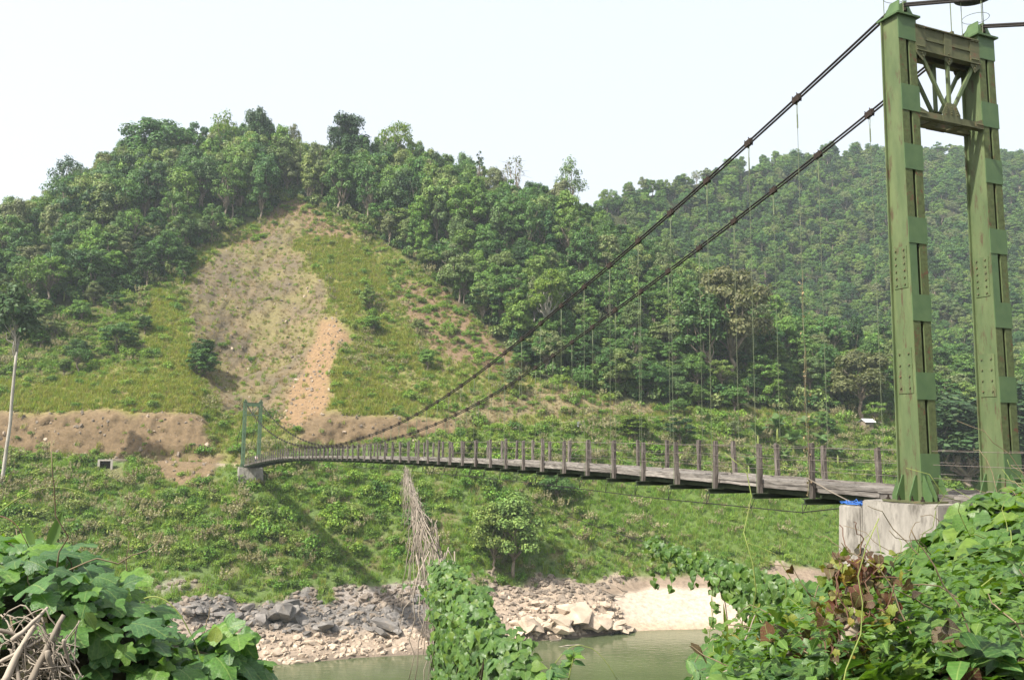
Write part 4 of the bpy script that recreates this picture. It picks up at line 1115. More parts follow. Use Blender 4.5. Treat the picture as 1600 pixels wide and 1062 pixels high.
    # portal bracing: two trusses, one on each face of the legs
    za, zb = tz(44), tz(80); zc, zd = tz(164), tz(184)
    yl = HW - LY
    for fx in (-1, 1):
        x = fx * (leg_w(9) / 2 - 0.06)
        tb = MB(); tb.box(x - 0.04, x + 0.04, -yl, yl, zb, za); tb.box(x - 0.10, x + 0.10, -yl, yl, za, za + 0.03); tb.box(x - 0.10, x + 0.10, -yl, yl, zb - 0.03, zb)
        tb.box(x - 0.045 * (1 if fx < 0 else -1) - 0.02, x - 0.045 * (1 if fx < 0 else -1) + 0.02, -yl, yl, (za + zb) / 2 - 0.02, (za + zb) / 2 + 0.02)
        top = tb.build('top_beam', [m3], root)
        bb = MB(); bb.box(x - 0.04, x + 0.04, -yl, yl, zd, zd + 0.17); bb.box(x - 0.09, x + 0.09, -yl, yl, zd - 0.025, zd); low = bb.build('bottom_beam', [m3], root)
        xo = x + fx * 0.055
        for y1, y2 in ((yl - 0.12, 0.16), (-yl + 0.12, -0.16)):
            MB().bar((x, y1, zb + 0.05), (x, y2, zc + 0.1), 0.09, 0.07, (1, 0, 0)).build('brace', [m0], root)
        MB().bar((x, 0, zb + 0.1), (x, 0, zc + 0.1), 0.09, 0.07, (1, 0, 0)).build('brace', [m0], root)
        def gus(poly, parent):
            t = 0.018
            MB().prism([(xo - t / 2, py_, pz_) for py_, pz_ in poly], (0, 0, 0), (t, 0, 0)).build('gusset', [m3], parent)
        for sy in (1, -1):
            gus([(sy * (yl + 0.02), za + 0.06), (sy * (yl - 0.33), za + 0.06), (sy * (yl - 0.33), zb - 0.08), (sy * (yl - 0.2), zb - 0.28), (sy * (yl + 0.02), zb - 0.1)], top)
            gus([(sy * (yl + 0.02), zd + 0.02), (sy * (yl - 0.28), zd + 0.02), (sy * (yl - 0.28), zd + 0.16), (sy * (yl + 0.02), zd + 0.26)], low)
        gus([(0.14, za + 0.02), (-0.14, za + 0.02), (-0.14, zb - 0.12), (0, zb - 0.25), (0.14, zb - 0.12)], top)
        gus([(0.32, zd - 0.05), (-0.32, zd - 0.05), (-0.32, zd + 0.24), (-0.16, zd + 0.52), (0.16, zd + 0.52), (0.32, zd + 0.24)], low)
        if detail:
            mb = MB()
            for sy in (1, -1):
                for i in range(5):
                    yy = sy * (yl - 0.04 - i * 0.06); bolt(mb, (xo + fx * 0.009, yy, za - 0.02), (fx, 0, 0)); bolt(mb, (xo + fx * 0.009, yy, zb + 0.1), (fx, 0, 0))
                for i in range(3): bolt(mb, (xo + fx * 0.009, sy * (yl - 0.12 - i * 0.04), zb - 0.02 - i * 0.07), (fx, 0, 0))
            for i in range(4): bolt(mb, (xo + fx * 0.009, 0, zb + 0.06 - i * 0.07), (fx, 0, 0))
            o = mb.build('bolts', [m3], top); o['kind'] = 'stuff'
            mb = MB()
            for q in (-0.2, 0, 0.2):
                for i in range(4): bolt(mb, (xo + fx * 0.009, q * (1 - i * 0.05), zd + 0.22 + i * 0.06), (fx, 0, 0))
            for sy in (1, -1):
                for i in range(4): bolt(mb, (xo + fx * 0.009, sy * (yl - 0.03 - i * 0.06), zd + 0.1), (fx, 0, 0))
            o = mb.build('bolts', [m3], low); o['kind'] = 'stuff'
    # battens tying the two trusses together
    for y in (-0.55, 0.35):
        MB().box(-leg_w(9) / 2 + 0.1, leg_w(9) / 2 - 0.1, y, y + 0.3, zd - 0.05, zd - 0.028).build('tie_plate', [m3], root)
    MB().box(-leg_w(9) / 2 + 0.1, leg_w(9) / 2 - 0.1, -yl, yl, za - 0.1, za - 0.07).build('tie_plate', [m3], root)
    return root
near_tower = make_tower(O, 'tall green steel bridge tower with riveted box legs in the right foreground')
far_tower = make_tower(bw(SPAN, 0, FAR_DZ), 'small distant green bridge tower at the far end of the deck', False, ('far_steel',) * 4)

# rods standing on the tower tops and the black dish they carry
def crown_rods(y, label, dish=False):
    root = tag(empty('rod_cage', bw(0, y, LEG_TOP + 0.05), RZB), label, 'rod cage')
    R0 = 0.34; zt = 0.6
    for i in range(3):
        a = 0.6 + i * 2 * pi / 3; mb = MB(); mb.tube([(R0 * cos(a), R0 * sin(a), 0), (R0 * cos(a), R0 * sin(a), 1.28)], 0.011, 5); mb.build('rod', MAT['hanger'], root)
    mb = MB(); mb.tube([(R0 * cos(a), R0 * sin(a), 0.62) for a in np.linspace(0, 2 * pi, 25)], 0.008, 4, cap=False); mb.build('ring', MAT['hanger'], root)
    if dish:
        prof = [(0.03, 1.50), (0.2, 1.47), (0.42, 1.38), (0.52, 1.28), (0.53, 1.25), (0.50, 1.24), (0.3, 1.30), (0.02, 1.34)]
        V = []; F = []; n = 28
        for r, z in prof:
            for k in range(n): V.append((r * cos(2 * pi * k / n), r * sin(2 * pi * k / n), z))
        for i in range(len(prof) - 1):
            for k in range(n): F.append((i * n + k, i * n + (k + 1) % n, (i + 1) * n + (k + 1) % n, (i + 1) * n + k))
        MB().add(V, F).build('dish', MAT['black'], root, True)
crown_rods(-HW, 'black saucer on three thin rods above the right leg of the near tower', True)
crown_rods(HW, 'thin rods with a ring standing on the left leg of the near tower', True)
root = tag(empty('lightning_rod', bw(-0.2, -0.25, tz(44)), RZB), 'single thin rod standing on the middle of the tower cross beam', 'rod')
MB().tube([(0, 0, 0), (0, 0, 1.6)], 0.014, 6).build('rod', MAT['hanger'], root); MB().box(-0.04, 0.04, -0.04, 0.04, 0.0, 0.14).build('socket', MAT['steel_brown'], root)

# ---------------------------------------------------------------- piers
def make_pier(loc, label, depth, far=False):
    root = tag(empty('bridge_pier', loc, RZB), label, 'pier')
    m = MAT['concrete']
    def block(x0, x1, y0, y1, z0, z1, fl, nm):
        bm = bmesh.new()
        vs = [bm.verts.new(p) for p in [(x0, y0 - fl, z0), (x1 + fl, y0 - fl, z0), (x1 + fl, y1 + fl, z0), (x0, y1 + fl, z0), (x0, y0, z1), (x1, y0, z1), (x1, y1, z1), (x0, y1, z1)]]
        for f in [(3, 2, 1, 0), (4, 5, 6, 7), (0, 1, 5, 4), (1, 2, 6, 5), (2, 3, 7, 6), (3, 0, 4, 7)]: bm.faces.new([vs[i] for i in f])
        bmesh.ops.bevel(bm, geom=bm.edges[:], offset=0.035, segments=2, affect='EDGES')
        bmesh.ops.subdivide_edges(bm, edges=[e for e in bm.edges if e.calc_length() > 0.5], cuts=4, use_grid_fill=True)
        for v in bm.verts:
            q = np.array([v.co[:]]) * 2.2; d = float(fbm(q, 3, 5)[0]) * 0.035; v.co += Vector((d, d * 0.7, d * 0.5))
        me = bpy.data.meshes.new(nm); bm.to_mesh(me); bm.free(); me.materials.append(m); return link(nm, me, root)
    block(-1.0, 1.3, -HW - 0.75, HW + 0.62, -depth, -0.05, 0.25, 'block')
    block(1.34, 2.1, -HW - 0.75, HW + 0.62, -depth, -0.24, 0.25, 'ledge')
    return root
make_pier(O, 'stained concrete pier under the near green tower with a lower ledge', 9.0)
fp = make_pier(bw(SPAN, 0, FAR_DZ), 'small concrete footing under the distant tower on the far bank', 3.0)
fp.rotation_euler[2] = RZB + pi

# ---------------------------------------------------------------- deck
deck = tag(empty('bridge_deck', O, RZB), 'long weathered timber deck of the suspension bridge with rows of wooden posts', 'bridge deck')
YE = 1.14
def plank(s0, s1, y0, y1, z_up, th, name='plank', mat='wood', rng=random):
    z0, z1 = deck_z(s0), deck_z(s1); j = lambda a: rng.uniform(-a, a)
    mb = MB(); a0, a1 = j(0.012), j(0.012); b0, b1 = j(0.014), j(0.014)
    n = 4; V = []
    for i in range(n + 1):
        t = i / n; s = s0 + (s1 - s0) * t; z = z0 * (1 - t) + z1 * t + z_up + b0 * (1 - t) + b1 * t; w = a0 * (1 - t) + a1 * t
        e = j(0.008); V += [(s, y0 + w + e, z - th + j(0.006)), (s, y1 + w + j(0.012), z - th + j(0.012)), (s, y1 + w + j(0.01), z + j(0.006)), (s, y0 + w + e, z + j(0.006))]
    F = [(3, 2, 1, 0)]
    for i in range(n):
        for k in range(4): a = i * 4 + k; b = i * 4 + (k + 1) % 4; F.append((a, b, b + 4, a + 4))
    F.append((n * 4, n * 4 + 1, n * 4 + 2, n * 4 + 3)); mb.add(V, F); return mb
rp_ = random.Random(3)
LANES = [(-1.10, -0.78), (-0.76, -0.44), (-0.30, -0.02), (0.02, 0.30), (0.44, 0.76), (0.78, 1.10)]
far_planks = MB()
def far_merge(mb): far_planks.add(mb.v, mb.f)
for bay in range(-3, NBAY + 2):
    s0 = S0 + DS * bay; s1 = min(s0 + DS, SPAN + 3)
    # cross boards carry the running planks; their ends show under the edge timber
    for li, (y0, y1) in enumerate(LANES):
        off = rp_.uniform(-0.35, 0.35) if 0 < bay < NBAY - 1 else 0
        mb = plank(s0 + 0.008 + off, s1 - 0.008 + off * 0.9, y0, y1, rp_.uniform(-0.02, 0.015), 0.06, rng=rp_)
        if bay < 30: mb.build('plank', MAT['wood'], deck)
        else: far_merge(mb)
    for y0 in (YE - 0.06, -YE - 0.08):
        for lv, th in ((0.06, 0.10), (-0.05, 0.12)):
            mb = plank(s0 + 0.01 + rp_.uniform(-.1, .1), s1 - 0.01 + rp_.uniform(-.1, .1), y0, y0 + 0.14 + rp_.uniform(-0.02, 0.02), lv, th, rng=rp_)
            if bay < 22: mb.build('edge_timber', MAT['wood'], deck)
            else: far_merge(mb)
    mb = MB()
    for k in range(9):
        s = s0 + (k + 0.5) * DS / 9; z = deck_z(s) - 0.068; e = rp_.uniform(0.0, 0.07)
        mb.box(s - 0.115, s + 0.115, -YE + 0.06 - e, YE - 0.07 + e, z - 0.10, z - 0.005)
    o = mb.build('cross_boards', MAT['wood'], deck); o['kind'] = 'stuff'
o = far_planks.build('far_planks', MAT['wood'], deck); o['kind'] = 'stuff'
# steel under the timber
for y in (-0.95, 0.0, 0.98):
    mb = MB()
    for i in range(NBAY + 1):
        s0 = STATIONS[i] if i else S0 - 2.2; s1 = STATIONS[i + 1] if i < NBAY else SPAN
        if i == 0: mb.bar((S0 - 2.0, y, deck_z(S0 - 2) - 0.27), (S0, y, deck_z(S0) - 0.27), 0.10, 0.16); s0 = S0
        mb.bar((s0, y, deck_z(s0) - 0.27), (s1, y, deck_z(s1) - 0.27), 0.10, 0.16)
    mb.build('stringer', MAT['dark_steel'], deck)
fb = MB(); fb.box(-0.075, 0.075, -1.62, 1.62, -0.03, 0.0); fb.box(-0.014, 0.014, -1.62, 1.62, -0.14, -0.03); fb.box(-0.075, 0.075, -1.62, 1.62, -0.17, -0.14)
FB = fb.mesh('floor_beam', MAT['dark_steel'])
POSTM = []
for i in range(6):
    r = random.Random(40 + i); b = MB(); j = lambda a=0.012: r.uniform(-a, a); w = 0.065; V = []
    for k in range(6):
        z = -0.38 + 1.58 * k / 5; V += [(-w + j(), -w * 0.85 + j(), z), (w + j(), -w * 0.85 + j(), z), (w + j(), w * 0.85 + j(), z), (-w + j(), w * 0.85 + j(), z)]
    V[-1] = (V[-1][0], V[-1][1], V[-1][2] + r.uniform(-0.04, 0.03)); V[-2] = (V[-2][0], V[-2][1], V[-2][2] + r.uniform(-0.05, 0.03))
    F = [(3, 2, 1, 0)]
    for k in range(5):
        for q in range(4): a = k * 4 + q; c = k * 4 + (q + 1) % 4; F.append((a, c, c + 4, a + 4))
    F.append((20, 21, 22, 23)); POSTM.append(b.add(V, F).mesh('post', MAT['post_wood']))
for i, s in enumerate(STATIONS):
    o = link('floor_beam', FB, deck, (s, 0, deck_z(s) - 0.355))
    for sy in (1, -1):
        if rp_.random() < 0.03 and i > 6: continue
        o = link('post', rp_.choice(POSTM), deck, (s + 0.02 + rp_.uniform(-.03, .03), sy * (YE + 0.155), deck_z(s)))
        o.rotation_euler = (rp_.gauss(0, 0.022), rp_.gauss(0, 0.03), rp_.choice((0, pi)) + rp_.gauss(0, 0.05)); o.scale = (1.12, 1.12, rp_.uniform(0.93, 1.04))
for sy in (1, -1):
    for hh in (0.42, 0.75, 1.08):
        pts = [(-6, sy * (YE + 0.2), deck_z(-4) + hh)]
        for i, s in enumerate(STATIONS):
            pts.append((s, sy * (YE + 0.23), deck_z(s) + hh + rp_.uniform(-.02, .02)))
            if i < NBAY: pts.append((s + DS / 2, sy * (YE + 0.23), deck_z(s + DS / 2) + hh - rp_.uniform(0.0, 0.05)))
        MB().tube(pts, 0.0065, 4).build('rail_wire', MAT['wire'], deck)

# ---------------------------------------------------------------- main cables with clamps and hangers
cl = MB(); cl.box(-0.14, 0.14, -0.06, 0.06, -0.095, 0.095); cl.box(-0.19, 0.19, -0.025, 0.025, -0.05, 0.05)
for x in (-0.1, 0.1):
    for y in (-0.05, 0.05): cl.tube([(x, y, -0.13), (x, y, 0.15)], 0.018, 5)
CLAMP = cl.mesh('clamp', MAT['clamp'])
fk = MB(); fk.tube([(-0.035, 0, 0), (-0.012, 0, -0.42)], 0.011, 4); fk.tube([(0.035, 0, 0), (0.012, 0, -0.42)], 0.011, 4); fk.tube([(0, 0, -0.40), (0, 0, -0.82)], 0.024, 5)
FORK = fk.mesh('turnbuckle', MAT['hanger'])
HROD = MB().tube([(0, 0, 0), (0, 0, -1)], 0.0085, 5).mesh('hanger', MAT['hanger'])
for sy, lab in ((1, 'left suspension cable of the bridge sweeping up to the near leg of the tower'), (-1, 'right suspension cable of the bridge sweeping up to the far leg of the tower')):
    root = tag(empty('main_cable', O, RZB), lab, 'bridge cable')
    for dz in (-0.055, 0.055):
        ss = list(np.linspace(-34, -0.25, 24)) + list(np.linspace(0.25, SPAN - 0.25, 140)) + list(np.linspace(SPAN + 0.3, SPAN + 16, 8))
        MB().tube([(s, sy * HW, cable_z(s) + dz * (1 if s > 0 else 0.5)) for s in ss], 0.033, 8).build('strand', MAT['cable'], root, True)
    for i, s in enumerate(STATIONS):
        z = cable_z(s); sl = (cable_z(s + 0.2) - cable_z(s - 0.2)) / 0.4; zb = deck_z(s) - 0.36
        o = link('clamp', CLAMP, root, (s, sy * HW, z)); o.rotation_euler = (0, -atan(sl), 0)
        L = z - zb - 0.09
        if L > 1.6:
            link('turnbuckle', FORK, root, (s, sy * HW, z - 0.09)); o = link('hanger', HROD, root, (s, sy * HW, z - 0.85)); o.scale = (1, 1, L - 0.76)
        else:
            o = link('hanger', HROD, root, (s, sy * HW, z - 0.09)); o.scale = (1, 1, max(0.1, L))
# the wind cable under the left edge, with its loops
root = tag(empty('wind_cable', O, RZB), 'thin dark wind cable looping along below the left edge of the deck', 'cable')
pts = [(1.7, 1.75, -0.26)] + [(s, 1.72 + 0.2 * sin(s * 0.03), deck_z(s) - 0.66 - 0.02 * min(s, 12)) for s in STATIONS[:40]]
MB().tube(pts, 0.016, 5).build('strand', MAT['cable'], root)
for s in STATIONS[:26]:
    z = deck_z(s); MB().tube([(s - 0.09, 1.62, z - 0.52), (s, 1.70, z - 0.70 - 0.02 * min(s, 12)), (s + 0.09, 1.62, z - 0.52)], 0.012, 4).build('loop', MAT['cable'], root)
root = tag(empty('rope_bundle', bw(1.75, HW + 0.35, -0.24), RZB), 'tangle of bright blue rope lying on the ledge of the near pier', 'rope')
mb = MB(); r = random.Random(8); p = Vector((0, 0, 0.03)); pts = []
for i in range(60):
    t = i / 60; pts.append((0.55 * sin(i * 0.77 + r.random() * 1.6) * (0.4 + 0.6 * abs(sin(i * 0.31))), 0.22 * sin(i * 1.9 + r.random() * 2), 0.03 + 0.17 * r.random() ** 2 * (1.2 - abs(sin(i * .77)))))
mb.tube(pts, 0.014, 5).build('rope', MAT['blue'], root, True)
MB().tube([(0.1, 0, 0.05), (1.0, -0.2, 0.25), (2.15, -0.3, 0.62)], 0.018, 5).build('loose_rope', MAT['dry_twig'], root)
# dry creeper climbing one hanger
root = tag(empty('dry_creeper', bw(STATIONS[0], HW, deck_z(S0) - 0.3), RZB), 'dry brown creeper winding up the nearest hanger of the left cable', 'creeper')
mb = MB()
for q in range(2):
    mb.tube([(0.03 * cos(t * 2.2 + q * 1.6) * (1.6 - t / 8), 0.03 * sin(t * 2.2 + q * 1.6) * (1.6 - t / 8), t) for t in np.linspace(0, 4.2 + 2.4 * q, 60)], 0.007, 4)
mb.build('stem', MAT['stem'], root)
rng = np.random.default_rng(4); n = 60; hh = rng.random(n) ** 1.6 * 6.5
C = np.stack([rng.normal(size=n) * 0.06, rng.normal(size=n) * 0.06, hh], 1)
o = link('dry_leaves', cloud('dry_leaves', C, rng.normal(size=(n, 3)), rng.normal(size=(n, 3)) - np.array([0, 0, 1]), 0.05 + 0.06 * rng.random(n), LEAF_V, LEAF_F, MAT['straw']), root); o['kind'] = 'stuff'

# ---------------------------------------------------------------- a walker on the far end of the deck
def make_person(loc, rz):
    root = tag(empty('person', loc, rz), 'person in a pale top and dark trousers walking on the far end of the bridge', 'person')
    J = {'pel': (0, 0, .92), 'chest': (0, 0.02, 1.28), 'neck': (0, 0.03, 1.46), 'head': (0, 0.05, 1.58), 'crown': (0, 0.04, 1.70),
         'ls': (.17, 0.02, 1.40), 'le': (.23, -0.05, 1.12), 'lw': (.22, 0.06, .88), 'lh': (.22, .10, .79), 'rs': (-.17, .02, 1.40), 're': (-.23, .08, 1.13), 'rw': (-.22, .22, .95), 'rh': (-.21, .27, .88),
         'lp': (.09, 0, .88), 'lk': (.10, .16, .50), 'la': (.10, .10, .09), 'lt': (.10, .24, .03), 'rp': (-.09, 0, .88), 'rk': (-.10, -.04, .48), 'ra': (-.10, -.26, .12), 'rt': (-.10, -.14, .03)}
    E = [('pel', 'chest'), ('chest', 'neck'), ('neck', 'head'), ('head', 'crown'), ('chest', 'ls'), ('ls', 'le'), ('le', 'lw'), ('lw', 'lh'), ('chest', 'rs'), ('rs', 're'), ('re', 'rw'), ('rw', 'rh'),
         ('pel', 'lp'), ('lp', 'lk'), ('lk', 'la'), ('la', 'lt'), ('pel', 'rp'), ('rp', 'rk'), ('rk', 'ra'), ('ra', 'rt')]
    RAD = dict(pel=.15, chest=.15, neck=.055, head=.10, crown=.075, ls=.065, le=.045, lw=.032, lh=.03, rs=.065, re=.045, rw=.032, rh=.03, lp=.10, lk=.065, la=.042, lt=.035, rp=.10, rk=.065, ra=.042, rt=.035)
    def skin(name, keys, mat, grow=0.0):
        ks = [k for k in J if k in keys]; me = bpy.data.meshes.new(name)
        me.from_pydata([J[k] for k in ks], [(ks.index(a), ks.index(b)) for a, b in E if a in ks and b in ks], []); me.materials.append(mat)
        o = link(name, me, root); m = o.modifiers.new('skin', 'SKIN')
        lay = me.skin_vertices[0] if me.skin_vertices else None
        if lay is None:
            bm = bmesh.new(); bm.from_mesh(me); bm.verts.layers.skin.verify(); bm.to_mesh(me); bm.free(); lay = me.skin_vertices[0]
        for i, k in enumerate(ks): lay.data[i].radius = (RAD[k] + grow,) * 2; lay.data[i].use_root = (i == 0)
        o.modifiers.new('sub', 'SUBSURF').levels = 1; return o
    skin('body', list(J), surf_mat('skin', (0.30, 0.17, 0.11), (0.36, 0.21, 0.14), 5, bump=0))
    skin('shirt', ['pel', 'chest', 'ls', 'le', 'rs', 're'], surf_mat('pink_white_shirt', (0.62, 0.40, 0.42), (0.80, 0.76, 0.76), 4, bump=0), 0.018)
    skin('trousers', ['pel', 'lp', 'lk', 'la', 'rp', 'rk', 'ra'], surf_mat('dark_trousers', (0.03, 0.03, 0.05), (0.05, 0.05, 0.07), 5, bump=0), 0.012)
    bm = bmesh.new(); bmesh.ops.create_icosphere(bm, subdivisions=2, radius=0.122, matrix=Matrix.Translation((0, 0.025, 1.645)))
    bmesh.ops.delete(bm, geom=[v for v in bm.verts if v.co.z < 1.60 and v.co.y > 0.06], context='VERTS')
    me = bpy.data.meshes.new('hair'); bm.to_mesh(me); bm.free(); me.materials.append(MAT['black']); link('hair', me, root)
sp = SPAN - 5.5
make_person(bw(sp, -0.35, deck_z(sp) + 0.01), RZB + pi / 2)

# ---------------------------------------------------------------- small things on the far bank
g = ground_at(173, 724, 2.5); root = tag(empty('culvert', g + np.array([0, -2.2, -0.75]), 0.25), 'small white concrete culvert mouth with a dark opening under the road', 'culvert')
wm = surf_mat('limewashed_concrete', (0.26, 0.235, 0.20), (0.42, 0.39, 0.34), 2.0)
MB().box(-1.35, 1.35, -0.3, 0.0, 1.25, 1.55).build('lintel', wm, root)
for x in (-1.35, 0.95): MB().box(x, x + 0.4, -0.3, 0.0, -0.5, 1.25).build('side_wall', wm, root)
MB().box(-1.0, 1.0, 0.0, 0.6, 1.25, 1.5).box(-1.05, -0.95, 0.0, 0.6, -0.4, 1.4).box(0.95, 1.05, 0.0, 0.6, -0.4, 1.4).add([(-0.95, 0.45, -0.4), (0.95, 0.45, -0.4), (0.95, 0.45, 1.4), (-0.95, 0.45, 1.4)], [(0, 1, 2, 3)]).build('shade_channel', MAT['litter'], root)  # dark niche and back plate paint the shade of the culvert opening
g = ground_at(1355, 672, 2.5); root = tag(empty('hut', g, 0.3), 'small hut with a white metal roof half hidden in the greenery left of the tower', 'hut')
MB().box(-1.3, 1.3, -1.0, 1.0, -0.5, 2.2).build('wall', MAT['bark'], root)
MB().add([(-1.7, -1.5, 2.0), (1.7, -1.5, 2.0), (1.7, 0, 2.9), (-1.7, 0, 2.9), (1.7, 1.5, 2.0), (-1.7, 1.5, 2.0), (-1.7, -1.5, 1.95), (1.7, -1.5, 1.95), (1.7, 0, 2.85), (-1.7, 0, 2.85), (1.7, 1.5, 1.95), (-1.7, 1.5, 1.95)],
         [(0, 1, 2, 3), (3, 2, 4, 5), (7, 6, 9, 8), (8, 9, 11, 10), (0, 6, 7, 1), (5, 4, 10, 11)]).build('roof', MAT['roof'], root)
root.location.z += max(0.0, P(1355, 662, g[1])[2] - g[2] - 2.2)
g = ground_at(900, 672, 2.5); root = tag(empty('metal_sheets', g, 0.2), 'crumpled white metal sheets lying on the bushes behind the bridge', 'metal sheets'); zup = P(900, 664, g[1])[2] - g[2]
for i, (x, y, a, b, w) in enumerate(((-0.9, 0, 0.3, 0.5, 1.5), (0.1, -0.2, 0.6, -0.3, 1.2), (0.9, 0.1, 0.2, 0.3, 1.0), (0.4, -0.4, 1.0, 0.1, 0.7))):
    V = []; F = []
    for k in range(9): V += [(-w / 2 + w * k / 8, -0.5, 0.05 * (k % 2)), (-w / 2 + w * k / 8, 0.5, 0.05 * (k % 2))]
    F = [(2 * k, 2 * k + 2, 2 * k + 3, 2 * k + 1) for k in range(8)]; n = len(V); V += [(x_, y_, z_ - 0.012) for x_, y_, z_ in V]; F += [tuple(i_ + n for i_ in reversed(f)) for f in F[:8]]
    o = MB().add(V, F).build('sheet', MAT['roof'], root, loc=(x, y, zup + 0.1 * i)); o.rotation_euler = (a, b, i * 1.1)
for px, py, L, lab in ((893, 1009, 2.2, 'bleached stick of driftwood lying in the shallow river'), (868, 1001, 1.0, 'short piece of driftwood beside the longer one in the river')):
    w = ray(px, py) * (WATER_Z / ray(px, py)[2]); root = tag(empty('driftwood', w, 0.2), lab, 'driftwood')
    mb = MB(); mb.tube([(-L, 0, -.05), (-.3 * L, .1, .12), (.5 * L, 0, .16), (L, .2, .05)], [0.05, .10, .11, .04], 6); mb.build('stick', MAT['dry_twig'], root, True)
for px, py, a, lab in ((974, 928, 0.9, 'leaning pale stick at the left end of the sand beach'), (958, 934, 0.5, 'lower fallen stick at the edge of the sand beach')):
    g = ground_at(px, py, 1.0); root = tag(empty('stick', g, a), lab, 'stick'); MB().tube([(-2.4, 0, 1.6), (0, 0.1, 0.5), (2.6, 0, 0.05)], [0.05, 0.09, 0.07], 5).build('branch', MAT['dry_twig'], root)
# ================================================================== HAZE
HAZE_D = 0.00018
def make_haze():
    m, nt, o = new_mat('haze_air')
    v = N_(nt, 'ShaderNodeVolumePrincipled'); v.inputs['Color'].default_value = (0.80, 0.91, 1.0, 1); v.inputs['Density'].default_value = HAZE_D; v.inputs['Anisotropy'].default_value = 0.2
    nt.links.new(v.outputs[0], o.inputs['Volume'])
    tag(MB().box(-600, 700, -120, 1000, -39, 260).build('haze', m), kind='stuff')
make_haze()

# ================================================================== NEAR VINES
def heart_tpl(seed, wide=1.0, point=1.0):
    r = random.Random(seed); V = []; UV = []; F = []
    mid = [0.0, 0.12, 0.26, 0.42, 0.58, 0.74, 0.88, 1.0 * point]
    edge = [(0.14, -0.12), (0.33, -0.10), (0.465, 0.03), (0.50, 0.20), (0.465, 0.40), (0.37, 0.60), (0.24, 0.77), (0.10, 0.92)]
    fold = r.uniform(0.10, 0.36); droop = r.uniform(0.08, 0.38); tw = r.uniform(-0.25, 0.25)
    def z(x, y): return fold * abs(x) - droop * y * y + tw * x * y
    for y in mid: V.append((0, y, z(0, y))); UV.append((0.5, y))
    n = len(mid)
    for sg in (-1, 1):
        ph = r.random() * 6
        for k, (x, y) in enumerate(edge):
            jx = x * wide * r.uniform(0.93, 1.07) * sg
            V.append((jx, y, z(jx, y) + 0.045 * sin(k * 1.7 + ph))); UV.append((0.5 + jx, y))
    for sg, b in ((0, n), (1, n + 8)):
        T = []
        for k in range(7): T += [(k, b + k, b + k + 1), (k, b + k + 1, k + 1)]
        F += [t if sg else tuple(reversed(t)) for t in T]
    return V, F, UV
def lobed_tpl(seed):
    r = random.Random(seed); V = [(0, 0.0, 0), (0, 0.34, 0.02)]; UV = [(0.5, 0), (0.5, 0.34)]
    ka = [-165, -132, -104, -64, -36, 0, 36, 64, 104, 132, 165]
    kr = [.33, .46, .40, .60, .47, .76, .47, .60, .40, .46, .33]
    kr = [q * r.uniform(0.9, 1.1) for q in kr]; curl = r.uniform(0.2, 0.6); n = 37; ph = r.random() * 6; cup = r.uniform(-0.05, 0.22)
    for i in range(n):
        a = -165 + 330 * i / (n - 1); j = max(k for k in range(10) if ka[k] <= a + 1e-6); t = (a - ka[j]) / (ka[j + 1] - ka[j])
        sharp = t * t * (3 - 2 * t); l = (kr[j] * (1 - sharp) + kr[j + 1] * sharp) * (1 + (0.035 if i % 2 else -0.025)); a = radians(a)
        x, y = sin(a) * l, 0.30 + cos(a) * l
        V.append((x, y, cup * abs(x) - curl * (x * x * 0.7 + (y - .3) ** 2) + 0.035 * sin(i * 1.1 + ph))); UV.append((0.5 + x, y))
    # a ring halfway in keeps the blade curved
    m = len(V)
    for i in range(n):
        x, y, z = V[2 + i]; x2, y2 = x * 0.5, 0.32 + (y - 0.32) * 0.5
        V.append((x2, y2, cup * abs(x2) - curl * (x2 * x2 * 0.7 + (y2 - .3) ** 2) + 0.02)); UV.append((0.5 + x2, y2))
    F = []
    for i in range(n - 1):
        F += [(1, m + i + 1, m + i), (m + i, m + i + 1, 2 + i + 1), (m + i, 2 + i + 1, 2 + i)]
    F += [(0, 1, m), (0, m, 2), (0, m + n - 1, 1), (0, 2 + n - 1, m + n - 1)]
    return V, F, UV
def small_tpl(seed):
    r = random.Random(seed); f = r.uniform(.1, .3)
    V = [(0, 0, 0), (0, .5, -.03), (0, 1, -.15), (-.26, .22, f * .26), (-.24, .62, f * .2), (.26, .22, f * .26), (.24, .62, f * .2)]
    F = [(0, 1, 3), (1, 4, 3), (1, 2, 4), (0, 5, 1), (1, 5, 6), (1, 6, 2)]
    return V, F, [(0.5 + x, y) for x, y, z in V]
HEARTS = [heart_tpl(i, 0.92 + 0.08 * (i % 3), 1.0 + 0.06 * (i % 2)) for i in range(5)]
LOBED = [lobed_tpl(i) for i in range(4)]
SMALL = [small_tpl(i) for i in range(3)]
def tpl_mesh(t, mat, name='leaf'): return fast_mesh(name, t[0], t[1], mat, t[2], True)
